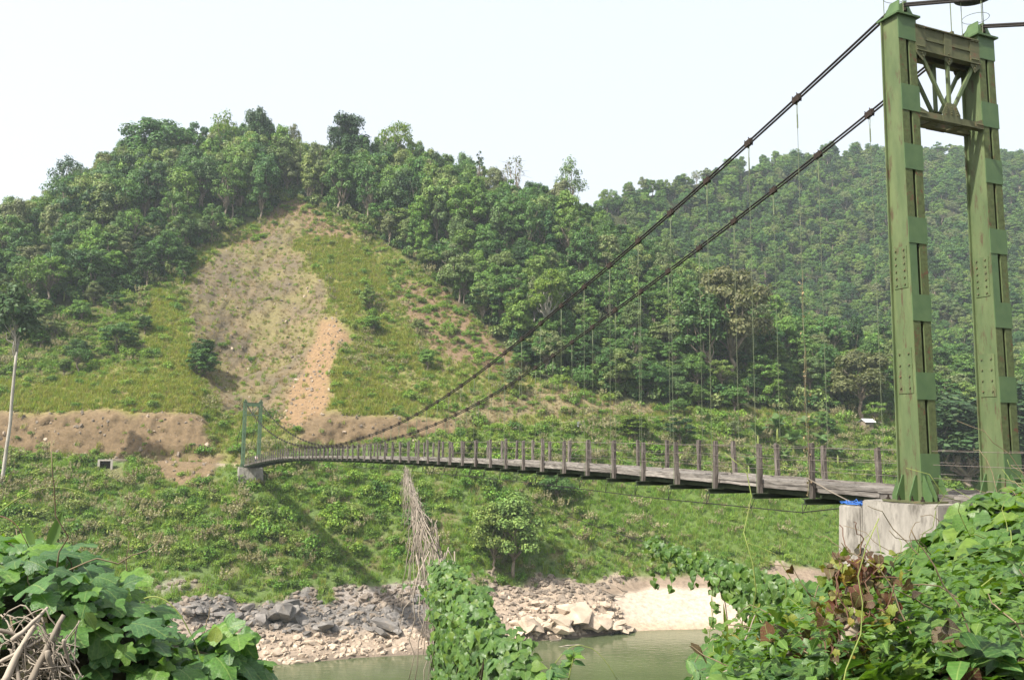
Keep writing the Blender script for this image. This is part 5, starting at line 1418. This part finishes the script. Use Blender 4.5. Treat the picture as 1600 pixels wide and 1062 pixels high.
def vine_leaves(root, C, N, T, S, tpls, mat, singles, rng, name='leaf', mass='leaves', lift=0.05, view=True):
    """the leaves that show largest are single leaves, the others one mass"""
    C = np.asarray(C); N, T, B = frames(np.asarray(N), np.asarray(T)); d = np.linalg.norm(C, axis=1)
    x, y = proj(C); inside = (x > -20) & (x < 1620) & (y > 0) & (y < 1075)
    face = np.abs(np.sum(N * norm(-C), 1)); score = S / d * (0.35 + face) * np.where(inside, 1, 0.05)
    order = np.argsort(-score); me = [tpl_mesh(t, mat) for t in tpls]; inv = root.matrix_basis.inverted()
    pick = rng.integers(0, len(tpls), len(C)); loc = np.array(root.location)
    for i in order[:singles]:
        o = link(name, me[pick[i]], root); s = S[i]
        o.matrix_basis = Matrix(((B[i, 0] * s, T[i, 0] * s, N[i, 0] * s, C[i, 0] - loc[0]), (B[i, 1] * s, T[i, 1] * s, N[i, 1] * s, C[i, 1] - loc[1]), (B[i, 2] * s, T[i, 2] * s, N[i, 2] * s, C[i, 2] - loc[2]), (0, 0, 0, 1)))
    rest = order[singles:]
    if len(rest):
        V = []; F = []; UVs = []; n = 0
        for k, t in enumerate(tpls):
            ii = rest[pick[rest] == k]
            if not len(ii): continue
            tv = np.array(t[0]); tf = np.array(t[1]); m = len(tv); Sx = S[ii][:, None, None]
            W = C[ii][:, None] - loc + Sx * (tv[None, :, 0, None] * B[ii][:, None] + tv[None, :, 1, None] * T[ii][:, None] + tv[None, :, 2, None] * N[ii][:, None])
            V.append(W.reshape(-1, 3)); F.append((np.arange(len(ii))[:, None, None] * m + tf[None]).reshape(-1, 3) + n); n += m * len(ii); UVs.append(np.tile(np.array(t[2]), (len(ii), 1)))
        o = link(mass, fast_mesh(mass, np.concatenate(V), np.concatenate(F), mat, np.concatenate(UVs), True), root); o['kind'] = 'stuff'

def patch(rows, nu=40, nv=40):
    """smooth surface through rows of (pixel x, pixel y, distance)"""
    R = []
    for r in rows:
        pts = np.array([P(*q) for q in r]); t = np.linspace(0, 1, len(r)); tt = np.linspace(0, 1, nu)
        R.append(np.stack([smooth(np.interp(tt, t, pts[:, k]), 2) for k in range(3)], 1))
    R = np.array(R); t = np.linspace(0, 1, len(R)); tt = np.linspace(0, 1, nv); G = np.empty((nv, nu, 3))
    for j in range(nu):
        for k in range(3): G[:, j, k] = smooth(np.interp(tt, t, R[:, j, k]), 1)
    return G
def patch_normals(G):
    n = np.cross(np.gradient(G, axis=1), np.gradient(G, axis=0)); n = norm(n)
    flip = np.sum(n * (norm(-G) * 0.5 + np.array([0, 0, 0.87])), -1) < 0; n[flip] *= -1
    return n
def on_patch(G, NRM, n, rng, wv=None):
    nv, nu = G.shape[:2]; c = G[:-1, :-1]; a = np.linalg.norm(np.cross(G[1:, :-1] - c, G[:-1, 1:] - c), axis=-1)
    if wv is not None: a = a * wv[:-1, :-1]
    i = rng.choice(a.size, n, p=(a / a.sum()).ravel()); r, q = i // (nu - 1), i % (nu - 1); u, v = rng.random((n, 1)), rng.random((n, 1))
    p = (G[r, q] * (1 - u) + G[r + 1, q] * u) * (1 - v) + (G[r, q + 1] * (1 - u) + G[r + 1, q + 1] * u) * v
    return p, NRM[r, q], r / (nv - 1), q / (nu - 1)
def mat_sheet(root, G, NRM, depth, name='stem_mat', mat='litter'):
    g = G - NRM * depth; g = g + fbm(G.reshape(-1, 3) * 5, 3, 2).reshape(G.shape[:2])[..., None] * NRM * 0.05 - np.array(root.location)  # litter sheet behind the leaves, its dark colour stands for shade between them
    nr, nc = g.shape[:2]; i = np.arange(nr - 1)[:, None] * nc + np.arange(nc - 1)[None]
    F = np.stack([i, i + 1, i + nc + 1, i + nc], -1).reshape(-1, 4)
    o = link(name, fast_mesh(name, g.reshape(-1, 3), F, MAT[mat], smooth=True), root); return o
DOWN = np.array([0, 0, -1.0])
def strands(root, name, paths, mat, r=0.008, stuff=True, sides=5):
    mb = MB(); loc = np.array(root.location)
    for p in paths:
        p = np.asarray(p) - loc; mb.tube(p, [r * (1.0 - 0.5 * i / len(p)) for i in range(len(p))], sides)
    o = mb.build(name, MAT[mat], root, True)
    if stuff: o['kind'] = 'stuff'
    return o
def curve(p, q, sag, n, rng, wob=0.02):
    p = np.array(p, float); q = np.array(q, float); t = np.linspace(0, 1, n)[:, None]; L = np.linalg.norm(q - p)
    w = np.cumsum(rng.normal(size=(n, 3)), 0) * wob * L / sqrt(n); w = w - w[-1] * t
    return p * (1 - t) + q * t + np.array([0, 0, -1.0]) * sag * 4 * t * (1 - t) + w

# ---------------------------------------------------------------- right bank thicket
rng = np.random.default_rng(21)
root = tag(empty('vine_thicket', P(1450, 1062, 6.0)), 'thick mound of heart-shaped green vine leaves in front of the near pier at right', 'vine')
rowsR = [[(1760, 770, 13.5), (1620, 775, 13.5), (1540, 800, 13.0), (1480, 830, 12.5), (1400, 885, 11.5), (1330, 950, 11), (1262, 980, 11), (1190, 1030, 10), (1120, 1075, 9)],
         [(1740, 735, 10.5), (1620, 752, 10.5), (1535, 776, 10.5), (1468, 812, 10.4), (1388, 868, 10.0), (1318, 928, 9.6), (1250, 958, 9.6), (1170, 1015, 8.6), (1095, 1062, 7.6)],
         [(1740, 860, 8.0), (1620, 860, 8.0), (1550, 870, 8.2), (1480, 890, 8.4), (1410, 925, 8.4), (1340, 968, 8.3), (1270, 992, 8.2), (1190, 1035, 7.4), (1120, 1080, 6.5)],
         [(1740, 960, 6.2), (1630, 965, 6.2), (1560, 965, 6.4), (1490, 975, 6.6), (1420, 990, 6.8), (1350, 1010, 6.8), (1280, 1030, 6.7), (1200, 1060, 6.0), (1130, 1100, 5.4)],
         [(1740, 1090, 4.6), (1640, 1090, 4.6), (1570, 1090, 4.7), (1500, 1090, 4.8), (1430, 1095, 5.0), (1360, 1100, 5.0), (1290, 1110, 5.0), (1210, 1130, 4.8), (1140, 1150, 4.4)]]
rowsR = [[(a_, b_ + (float(np.interp(a_, [1320, 1440, 1800], [0, 30, 30])) if i_ < 2 else 0), c_) for a_, b_, c_ in r_] for i_, r_ in enumerate(rowsR)]
GR = patch(rowsR); NRr = patch_normals(GR)
NRr_ = NRr
bump = fbm(GR.reshape(-1, 3) * 1.1, 3, 6).reshape(GR.shape[:2]); GR = GR + NRr * bump[..., None] * 0.32; NRr = patch_normals(GR)
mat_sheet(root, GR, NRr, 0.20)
n = 3600; p, nn, v, u = on_patch(GR, NRr, n, rng)
S = (0.12 + 0.18 * rng.random(n) ** 1.3); lift = rng.random(n) ** 0.7 * 0.26 - 0.12
C = p + nn * lift[:, None]
Nn = norm(nn * 0.8 + np.array([-0.25, -0.25, 0.75]) * 0.8 + rng.normal(size=(n, 3)) * 0.34)
T = DOWN * 0.9 + nn * 0.25 + rng.normal(size=(n, 3)) * 0.45
x, y = proj(C); up = (y < 1000) | (rng.random(n) < 0.45)
small = ~up
vine_leaves(root, C[up], Nn[up], T[up], S[up], HEARTS, MAT['heart'], 295, rng)
vine_leaves(root, C[small], Nn[small], T[small], S[small] * 0.8, SMALL + LOBED[:1], MAT['lobed'], 0, rng, mass='small_leaves')
# fine weeds in front, lower right
n = 2600; p, nn, v, u = on_patch(GR, NRr, n, rng, np.repeat(np.clip((np.linspace(0, 1, 40) - 0.45) * 3, 0, 1)[:, None], 40, 1))
C = p + nn * (rng.random(n) * 0.35)[:, None]
vine_leaves(root, C, norm(nn + rng.normal(size=(n, 3)) * 0.6 + np.array([0, 0, .5])), rng.normal(size=(n, 3)) - nn * 0.2, 0.05 + 0.07 * rng.random(n), SMALL, MAT['heart'], 0, rng, mass='weed_leaves')
paths = []
for i in range(55):
    a, na, _, _ = on_patch(GR, NRr, 1, rng); b = a[0] + rng.normal(size=3) * 0.5
    paths.append(curve(a[0] + na[0] * 0.05, b + na[0] * 0.12, rng.normal() * 0.12, 9, rng, 0.15))
strands(root, 'stems', paths, 'green_stem', 0.0055)
paths = [curve(a, a + rng.normal(size=3) * 0.35 + np.array([-0.2, 0, 0.15]), -0.12, 8, rng, 0.1) for a in on_patch(GR, NRr, 70, rng)[0]]
strands(root, 'dry_stems', paths, 'stem', 0.006)

# ---------------------------------------------------------------- the russet dry climber in front of the thicket
rng = np.random.default_rng(5)
root = tag(empty('russet_climber', P(1340, 1062, 5.6)), 'dead stump wrapped in reddish brown and yellow withering leaves before the pier', 'creeper')
axis = np.array([P(1310, 1075, 5.6), P(1325, 1000, 5.7), P(1335, 950, 5.8), P(1345, 905, 5.9), P(1352, 872, 6.0)])
strands(root, 'stump', [np.array([axis[0], axis[0] * 0.5 + axis[1] * 0.5, axis[1], axis[2], axis[3]])], 'bark', 0.075, False, 7)
n = 360; t = rng.random(n) * 3.9; i = np.minimum(t.astype(int), 3); f_ = (t - i)[:, None]
C = axis[i] * (1 - f_) + axis[i + 1] * f_ + rng.normal(size=(n, 3)) * np.array([0.13, 0.12, 0.06])
dr = rng.random(n) < 0.62
Nn = norm(rng.normal(size=(n, 3)) + np.array([-0.4, -0.9, 0.5])); T = rng.normal(size=(n, 3)) * 0.6 + DOWN
S = 0.035 + 0.065 * rng.random(n) ** 1.4
vine_leaves(root, C[dr], Nn[dr], T[dr], S[dr], HEARTS, MAT['dry_leaf'], 180, rng)
vine_leaves(root, C[~dr], Nn[~dr], T[~dr], S[~dr], HEARTS[:2] + LOBED[:2], MAT['yellow_leaf'], 80, rng)
paths = [curve(axis[rng.integers(0, 3)], axis[rng.integers(2, 5)] + rng.normal(size=3) * 0.12, 0.05 * rng.normal(), 14, rng, 0.12) for _ in range(26)]
strands(root, 'twining_stems', paths, 'red_stem', 0.006)
# scattered russet and yellow leaves low in the thicket
for (px, py, Y, nleaf, sp, mt, lab) in ((1255, 985, 6.4, 14, 0.22, 'yellow_leaf', 'yellowing vine leaves on a dark branch left of the russet stump'),
                                        (1215, 1010, 5.8, 10, 0.2, 'dry_leaf', 'few red brown leaves low beside the upright reed blades'),
                                        (1560, 1035, 5.0, 12, 0.22, 'dry_leaf', 'red brown leaves in the lower right corner')):
    c = P(px, py, Y); rt = tag(empty('leaf_sprig', c), lab, 'leaf sprig')
    C = c + rng.normal(size=(nleaf, 3)) * np.array([sp, sp * 0.6, sp * 0.5])
    vine_leaves(rt, C, norm(rng.normal(size=(nleaf, 3)) * 0.6 + np.array([-.3, -.6, .7])), rng.normal(size=(nleaf, 3)) + DOWN * 0.5, 0.09 + 0.08 * rng.random(nleaf), HEARTS, MAT[mt], nleaf, rng)
    strands(rt, 'twigs', [curve(c + rng.normal(size=3) * 0.05 + np.array([-sp, 0, -sp * .5]), q, 0.02, 7, rng, 0.05) for q in C[:6]], 'stem', 0.006)
root = tag(empty('dark_branch', P(1080, 1060, 6.2)), 'thin dark bare branch slanting up to the russet stump', 'branch')
strands(root, 'branch', [curve(P(1050, 1075, 6.0), P(1320, 975, 6.0), 0.04, 16, rng, 0.03)], 'bark', 0.018, False)
strands(root, 'twigs', [curve(P(1150, 1035, 6.0), P(1180, 960, 6.1), 0, 8, rng, .05), curve(P(1230, 1008, 6.0), P(1200, 985, 5.9), 0, 8, rng, .05)], 'bark', 0.008)

def blade_mesh(L, w, bend, mat):
    V = []; F = []; n = 8; UVv = []
    for i in range(n + 1):
        t = i / n; ww = w * (1 - t ** 2.2) * (0.75 + 0.5 * min(1, t * 3)) + 0.001
        for sgn in (-1, 0, 1): V.append((sgn * ww, bend * t * t * L, L * t - 0.25 * abs(bend) * t * t * L + abs(sgn) * 0.0)); V[-1] = (V[-1][0], V[-1][1] - abs(sgn) * ww * 0.5, V[-1][2])
    for i in range(n):
        for k in (0, 1): a = i * 3 + k; F.append((a, a + 1, a + 4, a + 3))
    return fast_mesh('blade', V, F, mat, smooth=True)
root = tag(empty('reed', P(1160, 1070, 6.5), 0.2), 'upright bright green reed blades standing at the water side of the thicket', 'reed')
for i, (L, w, b, a) in enumerate(((0.66, 0.028, -0.05, 0.1), (0.5, 0.022, 0.25, 0.5), (0.45, 0.02, -0.4, -0.4), (0.38, 0.02, 0.5, 1.2), (0.55, 0.024, 0.12, -0.2))):
    o = link('blade', blade_mesh(L, w, b, MAT['bright']), root, (i * 0.035 - 0.08, 0, -0.06)); o.rotation_euler = (0, 0.06 * (i - 2), a)
root = tag(empty('pale_leaf_blades', P(1565, 870, 7.2), 0.0), 'three long pale grassy leaves drooping over the vine mound', 'grass leaves')
for i, (L, a, ry) in enumerate(((0.34, 0.2, -1.3), (0.36, 0.1, -2.1), (0.25, -.1, -2.4))):
    o = link('blade', blade_mesh(L, 0.035, 0.15, MAT['banana']), root, (0, -0.25, 0)); o.rotation_euler = (0.3, ry, a)

# ---------------------------------------------------------------- vine-grown stay cable, middle
rng = np.random.default_rng(9)
c0 = P(852, 1112, 6.9); c1 = P(694, 886, 15.0); s_end = 44.0
w_ = bw(0, 0, 0); far_pt = None
for s in np.linspace(10, 70, 241):
    q = bw(s, 1.5, deck_z(s) - 0.4); xx, yy = proj(q)
    if abs(xx[0] - 634) < 3: far_pt = q
if far_pt is None: far_pt = bw(45, 1.5, deck_z(45) - 0.4)
root = tag(empty('stay_cable', c0), 'stay cable from the near bank to the deck, its near part buried under green vine', 'cable')
path = np.concatenate([curve(c0, c1, 0.06, 14, rng, 0.0)[:-1], curve(c1, far_pt, 0.25, 20, rng, 0.0)])
strands(root, 'strand', [path], 'cable', 0.018, False)
vroot = tag(empty('vine_curtain', c0), 'long column of heart-shaped vine leaves hanging from the stay cable in the middle foreground', 'vine')
n = 8800; t = rng.random(n) ** 0.8; t = np.concatenate([t]); p = c0 + (c1 - c0) * t[:, None]
hang = 2.4 * t + 1.3 * (1 - t); hgt = rng.random(n) ** 1.15 * hang; lat = np.array([1, 0.16, 0]); lat = lat / np.linalg.norm(lat)
thick = (0.12 + 0.04 * t) * (1.05 - 0.35 * hgt / hang); side = rng.normal(size=n); side = np.sign(side) * np.minimum(np.abs(side), 1.3)
topm = hgt < 0.25
C = p + lat * (side * thick)[:, None] + DOWN * (hgt - 0.07 - 0.04 * rng.random(n))[:, None] + rng.normal(size=(n, 3)) * 0.035
rag = fbm(np.stack([t * 9, hgt * 1.6, t * 0], 1), 3, 17); C = C + lat * (rag * 0.16)[:, None]; C[:, 2] += 0.09 * fbm(np.stack([t * 22, t * 0, t * 0], 1), 3, 5) * (1 - hgt / hang)
keepm = fbm(np.stack([t * 14, hgt * 3.0, t * 0 + 3], 1), 3, 71) > -0.32; C, t, hgt, side, topm, hang = [q[keepm] for q in (C, t, hgt, side, topm, hang)]; n = len(C)
Nn = norm(lat * side[:, None] * 0.5 + np.array([-0.45, -0.75, 0.55]) + topm[:, None] * np.array([0, 0, 0.7]) + rng.normal(size=(n, 3)) * 0.33); T = DOWN + rng.normal(size=(n, 3)) * 0.38
S = 0.060 + 0.062 * rng.random(n)
vine_leaves(vroot, C, Nn, T, S, HEARTS, MAT['heart'], 298, rng)
paths = []
for i in range(90):
    tt = rng.random(); a = c0 + (c1 - c0) * tt + lat * rng.normal() * 0.08; paths.append(curve(a, a + DOWN * (1.2 + 1.4 * rng.random()) + rng.normal(size=3) * 0.1, 0, 9, rng, 0.04))
strands(vroot, 'stems', paths, 'litter', 0.016)
sp_c = []; sp_p = []
for i in range(34):
    tt = rng.random() ** 0.7; h_ = rng.random() * 1.7; a = c0 + (c1 - c0) * tt + DOWN * h_ + lat * rng.choice([-1, 1, -1]) * 0.15; dirn = lat * rng.normal() * 0.3 + np.array([-.1, -.1, -0.25 if h_ > 0.3 else 0.25])
    cv = curve(a, a + dirn + rng.normal(size=3) * 0.08, -0.05, 8, rng, 0.08); sp_p.append(cv); sp_c += [cv[k] for k in (2, 3, 4, 5, 6, 7)]
strands(vroot, 'sprigs', sp_p, 'green_stem', 0.005)
sp_c = np.array(sp_c); k_ = len(sp_c)
vine_leaves(vroot, sp_c, norm(np.array([-.45, -.75, .5]) + rng.normal(size=(k_, 3)) * .4), DOWN + rng.normal(size=(k_, 3)) * .5, 0.05 + 0.05 * rng.random(k_), HEARTS, MAT['heart'], 0, rng, mass='sprig_leaves')
# dry hanging roots beyond
droot = tag(empty('dry_roots', c1), 'pale dry stems hanging in a tangled fringe from the far part of the stay cable', 'dry creeper')
paths = []
for i in range(170):
    t = 0.02 + 0.92 * rng.random() ** 1.35; a = c1 + (far_pt - c1) * t; L = (0.5 + 2.2 * (1 - t) ** 0.6 * rng.random()) * (1 + 0.5 * t)
    a = a + rng.normal(size=3) * np.array([0.14, 0.2, 0.06]) - np.array([0, 0, 0.25 * 4 * t * (1 - t)])
    paths.append(curve(a, a + DOWN * L + rng.normal(size=3) * np.array([0.22, 0.2, 0.1]), 0, 7, rng, 0.10))
for i in range(26):
    t = sorted(rng.random(2) * 0.95); a = c1 + (far_pt - c1) * t[0]; b = c1 + (far_pt - c1) * t[1]; sg = 0.25 * 4 * t[0] * (1 - t[0])
    paths.append(curve(a + rng.normal(size=3) * .08, b + rng.normal(size=3) * .08, 0.25, 12, rng, 0.004))
strands(droot, 'dry_stems', paths, 'dry_twig', 0.013, True, 4)
# thin bare roots hanging under the near end too
paths = [curve(q, q + DOWN * (1.2 + rng.random()) + rng.normal(size=3) * .06, 0, 7, rng, .05) for q in (c1 + np.array([rng.normal() * .1 - 0.05, rng.random() * 3, -1.4 - rng.random()]) for _ in range(46))]
strands(droot, 'thin_roots', paths, 'dry_twig', 0.008, True, 4)

# ---------------------------------------------------------------- vine-grown stay cable, right
rng = np.random.default_rng(14)
a0 = P(1345, 948, 9.2); a1 = P(1180, 905, 11.2); a2 = P(1012, 848, 14.5); far2 = bw(31, 1.5, deck_z(31) - 0.4)
root = tag(empty('stay_cable', a0), 'thin stay cable from the thicket to the deck, hung with a narrow garland of vine', 'cable')
path = np.concatenate([curve(a0, a1, 0.04, 8, rng, 0)[:-1], curve(a1, a2, 0.03, 8, rng, 0)[:-1], curve(a2, far2, 0.3, 14, rng, 0)])
strands(root, 'strand', [path], 'cable', 0.009, False)
vroot = tag(empty('vine_garland', a0), 'garland of vine leaves trailing along the stay cable above the sand beach', 'vine')
n = 2100; t = rng.random(n) ** 1.2; p = np.where((t < 0.45)[:, None], a0 + (a1 - a0) * (t / 0.45)[:, None], a1 + (a2 - a1) * ((t - 0.45) / 0.55)[:, None])
hang = np.interp(t, [0, 0.3, 0.5, 0.62, 0.72, 1], [0.62, 0.55, 0.5, 0.26, 0.2, 0.14]); hgt = rng.random(n) * hang
C = p + rng.normal(size=(n, 3)) * np.array([0.07, 0.07, 0.03]) + DOWN * (hgt - 0.08)[:, None]
S = np.where(t > 0.6, 0.07, 0.10) * (0.75 + 0.6 * rng.random(n))
Nn = norm(np.array([-0.4, -0.8, 0.5]) + rng.normal(size=(n, 3)) * 0.35); T = DOWN + rng.normal(size=(n, 3)) * 0.4
thin = (t > 0.6) & (rng.random(n) < 0.35)
vine_leaves(vroot, C[~thin], Nn[~thin], T[~thin], S[~thin], HEARTS, MAT['heart'], 220, rng)
# hanging tendrils with a few leaves
tend = []; LC = []
for (tt, L) in ((0.97, 0.75), (0.9, 0.35), (0.82, 0.5), (0.74, 0.4), (0.62, 1.25), (0.64, 0.9), (0.55, 0.8), (0.50, 1.0), (0.46, 1.1), (0.3, 1.0)):
    q = a0 + (a1 - a0) * (tt / 0.45) if tt < 0.45 else a1 + (a2 - a1) * ((tt - 0.45) / 0.55)
    cv = curve(q, q + DOWN * L + rng.normal(size=3) * 0.08, 0, 12, rng, 0.05); tend.append(cv)
    for k in range(2, 12):
        if rng.random() < (0.85 if tt > 0.6 else 0.4): LC.append(cv[k])
strands(vroot, 'tendrils', tend, 'green_stem', 0.006)
LC = np.array(LC); n = len(LC)
vine_leaves(vroot, LC + rng.normal(size=(n, 3)) * 0.03, norm(np.array([-.4, -.8, .5]) + rng.normal(size=(n, 3)) * .4), DOWN + rng.normal(size=(n, 3)) * .3, 0.07 + 0.04 * rng.random(n), HEARTS, MAT['bright'] if False else MAT['yellow_leaf'] if False else MAT['heart'], 40, rng)
paths = [curve(q, q + DOWN * (0.7 + 0.7 * rng.random()) + rng.normal(size=3) * .08, 0, 9, rng, .06) for q in (a0 + (a1 - a0) * x_ + DOWN * 0.35 for x_ in rng.random(34) * 1.2)]
strands(vroot, 'thin_roots', paths, 'stem', 0.005)

# ---------------------------------------------------------------- left leaf mound
rng = np.random.default_rng(33)
root = tag(empty('leaf_mound', P(150, 1062, 3.9)), 'mound of large lobed green leaves over dry stalks in the lower left corner', 'vine')
rowsL = [[(-160, 850, 5.2), (0, 868, 5.2), (70, 868, 5.2), (120, 880, 5.2), (170, 900, 5.2), (215, 950, 5.2), (262, 1000, 5.2), (320, 1020, 5.2), (375, 1050, 5.2), (420, 1100, 5.2)],
         [(-160, 840, 4.4), (0, 856, 4.4), (62, 850, 4.4), (110, 858, 4.4), (165, 878, 4.4), (212, 930, 4.4), (262, 985, 4.4), (320, 1002, 4.4), (372, 1030, 4.4), (410, 1080, 4.4)],
         [(-160, 915, 3.7), (0, 905, 3.7), (62, 900, 3.7), (115, 905, 3.75), (168, 925, 3.8), (212, 965, 3.8), (258, 1005, 3.9), (310, 1020, 4.0), (360, 1050, 4.1), (400, 1090, 4.1)],
         [(-160, 985, 3.6), (0, 975, 3.6), (62, 968, 3.6), (118, 968, 3.65), (172, 985, 3.7), (215, 1015, 3.75), (258, 1045, 3.8), (305, 1060, 3.9), (350, 1085, 4.0), (390, 1120, 4.1)],
         [(-160, 1010, 4.5), (0, 1000, 4.7), (62, 990, 4.8), (118, 990, 4.8), (172, 1000, 4.7), (215, 1030, 4.5), (258, 1060, 4.4), (305, 1075, 4.2), (350, 1100, 4.2), (390, 1130, 4.2)],
         [(-160, 1150, 5.2), (0, 1150, 5.4), (62, 1150, 5.4), (118, 1150, 5.4), (172, 1150, 5.2), (215, 1150, 5.0), (258, 1150, 4.8), (305, 1150, 4.5), (350, 1150, 4.4), (390, 1160, 4.4)]]
rowsL = [[(a_, b_ + 12 + float(np.interp(a_, [60, 110, 170, 230, 300, 380], [0, 12, 42, 42, 22, 0])), c_) for a_, b_, c_ in r_] for r_ in rowsL]
GL = patch(rowsL); NL = patch_normals(GL)
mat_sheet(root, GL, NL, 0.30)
wv = np.clip(1.25 - np.abs(np.linspace(0, 1, 40) - 0.30) * 2.4, 0.04, 1)[:, None] * np.ones((40, 40))
n = 720; p, nn, v, u = on_patch(GL, NL, n, rng, wv)
C = p + nn * (rng.random(n) * 0.16 - 0.06)[:, None]
Nn = norm(nn * 0.35 + np.array([-0.1, -0.45, 0.85]) + rng.normal(size=(n, 3)) * 0.28)
T = np.array([0.55, -0.45, -0.5]) + rng.normal(size=(n, 3)) * 0.42
S = 0.07 + 0.11 * rng.random(n) ** 1.3
vine_leaves(root, C, Nn, T, S, LOBED, MAT['lobed'], 296, rng)
n = 200; p, nn, v, u = on_patch(GL, NL, n, rng)
vine_leaves(root, p + nn * (rng.random(n) * 0.1)[:, None], norm(nn + rng.normal(size=(n, 3)) * .5), rng.normal(size=(n, 3)), 0.04 + 0.05 * rng.random(n), SMALL + HEARTS[:2], MAT['heart'], 0, rng, mass='small_leaves')
paths = [curve(a, a + rng.normal(size=3) * 0.22, 0.02, 8, rng, 0.12) for a in on_patch(GL, NL, 90, rng)[0]]
strands(root, 'stems', paths, 'stem', 0.004)
# right-hand spray of the mound, with one yellow leaf and the branch it grows from
root2 = tag(empty('leaf_spray', P(330, 1010, 4.2)), 'sunlit spray of green leaves reaching right from the leaf mound over the river', 'leaf spray')
n = 62; C = np.array([P(*q) for q in [(300 + 80 * a, 985 + 85 * b, 4.1 + 0.4 * c) for a, b, c in rng.random((n, 3))]])
vine_leaves(root2, C, norm(np.array([-.1, -.35, .9]) + rng.normal(size=(n, 3)) * .35), np.array([.5, -.3, -.4]) + rng.normal(size=(n, 3)) * .5, 0.09 + 0.07 * rng.random(n), LOBED, MAT['lobed'], n, rng)
strands(root2, 'branch', [curve(P(130, 1045, 4.3), P(345, 1030, 4.25), -0.03, 14, rng, 0.03)], 'bark', 0.035, False, 8)
o = link('yellow_leaf', tpl_mesh(HEARTS[0], MAT['yellow_leaf']), root2); o.location = Vector(P(334, 1000, 4.05)) - root2.location; o.rotation_euler = (1.1, 0.2, 0.3); o.scale = (0.07,) * 3; o['label'] = 'round yellow leaf'
# dry stalks
root = tag(empty('dry_stalks', P(60, 1062, 3.5)), 'bundle of broken pale dry stalks at the lower left corner', 'dry stalks')
for (x0, y0, x1, y1, r) in ((5, 1075, 62, 962, .016), (45, 1075, 100, 960, .015), (18, 1000, 75, 948, .010), (-10, 985, 60, 1010, .009), (30, 1075, 20, 1000, .009), (75, 1015, 90, 1075, .010), (-10, 1040, 90, 985, .008), (100, 1000, 112, 1050, .007)):
    strands(root, 'stalk', [curve(P(x0, y0, 3.42), P(x1, y1, 3.5), rng.normal() * 0.01, 8, rng, 0.03)], 'dry_twig', r, False, 7)
paths = [curve(P(rng.uniform(-10, 130), rng.uniform(960, 1062), 3.5), P(rng.uniform(-10, 130), rng.uniform(1000, 1080), 3.45), rng.normal() * .06, 10, rng, .1) for _ in range(62)]
strands(root, 'dry_straws', paths, 'dry_twig', 0.0032)
# fine shoots and loops of tendril
root = tag(empty('tendril', P(10, 800, 4.4)), 'long pale green tendril arching over the left leaf mound', 'tendril')
strands(root, 'stem', [curve(P(-10, 806, 4.4), P(150, 782, 4.4), -0.10, 14, rng, 0.01)], 'green_stem', 0.0035, False)
strands(root, 'stem', [curve(P(-10, 806, 4.3), P(45, 855, 4.3), -0.05, 10, rng, 0.03)], 'red_stem', 0.0035, False)
root = tag(empty('tendril', P(250, 940, 4.1)), 'curved thin shoot rising from the left mound toward the rocks', 'tendril')
strands(root, 'stem', [curve(P(225, 935, 4.1), P(325, 1062, 4.1), -0.12, 14, rng, 0.01)], 'green_stem', 0.004, False)
root = tag(empty('grass_blade', P(85, 850, 4.3), 0.2), 'single pointed green blade standing up from the left leaf mound', 'grass blade')
o = link('blade', blade_mesh(0.17, 0.022, -0.1, MAT['banana']), root, (-0.02, 0, 0)); o.rotation_euler = (0, 0.28, 0.2)
root = tag(empty('grass_blade', P(52, 850, 4.3), 0.0), 'smaller pointed blade leaning left on the left leaf mound', 'grass blade')
o = link('blade', blade_mesh(0.12, 0.016, -0.1, MAT['banana']), root); o.rotation_euler = (0, -0.35, 0.1)
# shoots at the bottom centre
for (px, py, hpx, lab, k) in ((885, 1070, 52, 'leafy green shoot rising before the river right of the vine curtain', 9), (850, 1070, 30, 'short leafy shoot at the foot of the vine curtain', 8), (1075, 1072, 26, 'low broad-leaved shoot beside the branch at the bottom edge', 9)):
    Y = 5.0; a = P(px, py, Y); b = P(px + 12, py - hpx, Y); rt = tag(empty('shoot', a), lab, 'shoot'); cv = curve(a, b, 0, 8, rng, .05)
    strands(rt, 'stem', [cv], 'green_stem', 0.005, False); C = cv[rng.integers(3, 8, k)]
    vine_leaves(rt, C, norm(np.array([-.2, -.5, .9]) + rng.normal(size=(k, 3)) * .4), rng.normal(size=(k, 3)), 0.07 + 0.05 * rng.random(k), SMALL, MAT['lobed'], k, rng)
root = tag(empty('tendril', P(920, 1030, 5.2)), 'thin pale tendril arching over the water at the bottom', 'tendril')
strands(root, 'stem', [curve(P(862, 1045, 5.2), P(965, 1062, 5.2), -0.16, 14, rng, 0.02)], 'green_stem', 0.003, False)
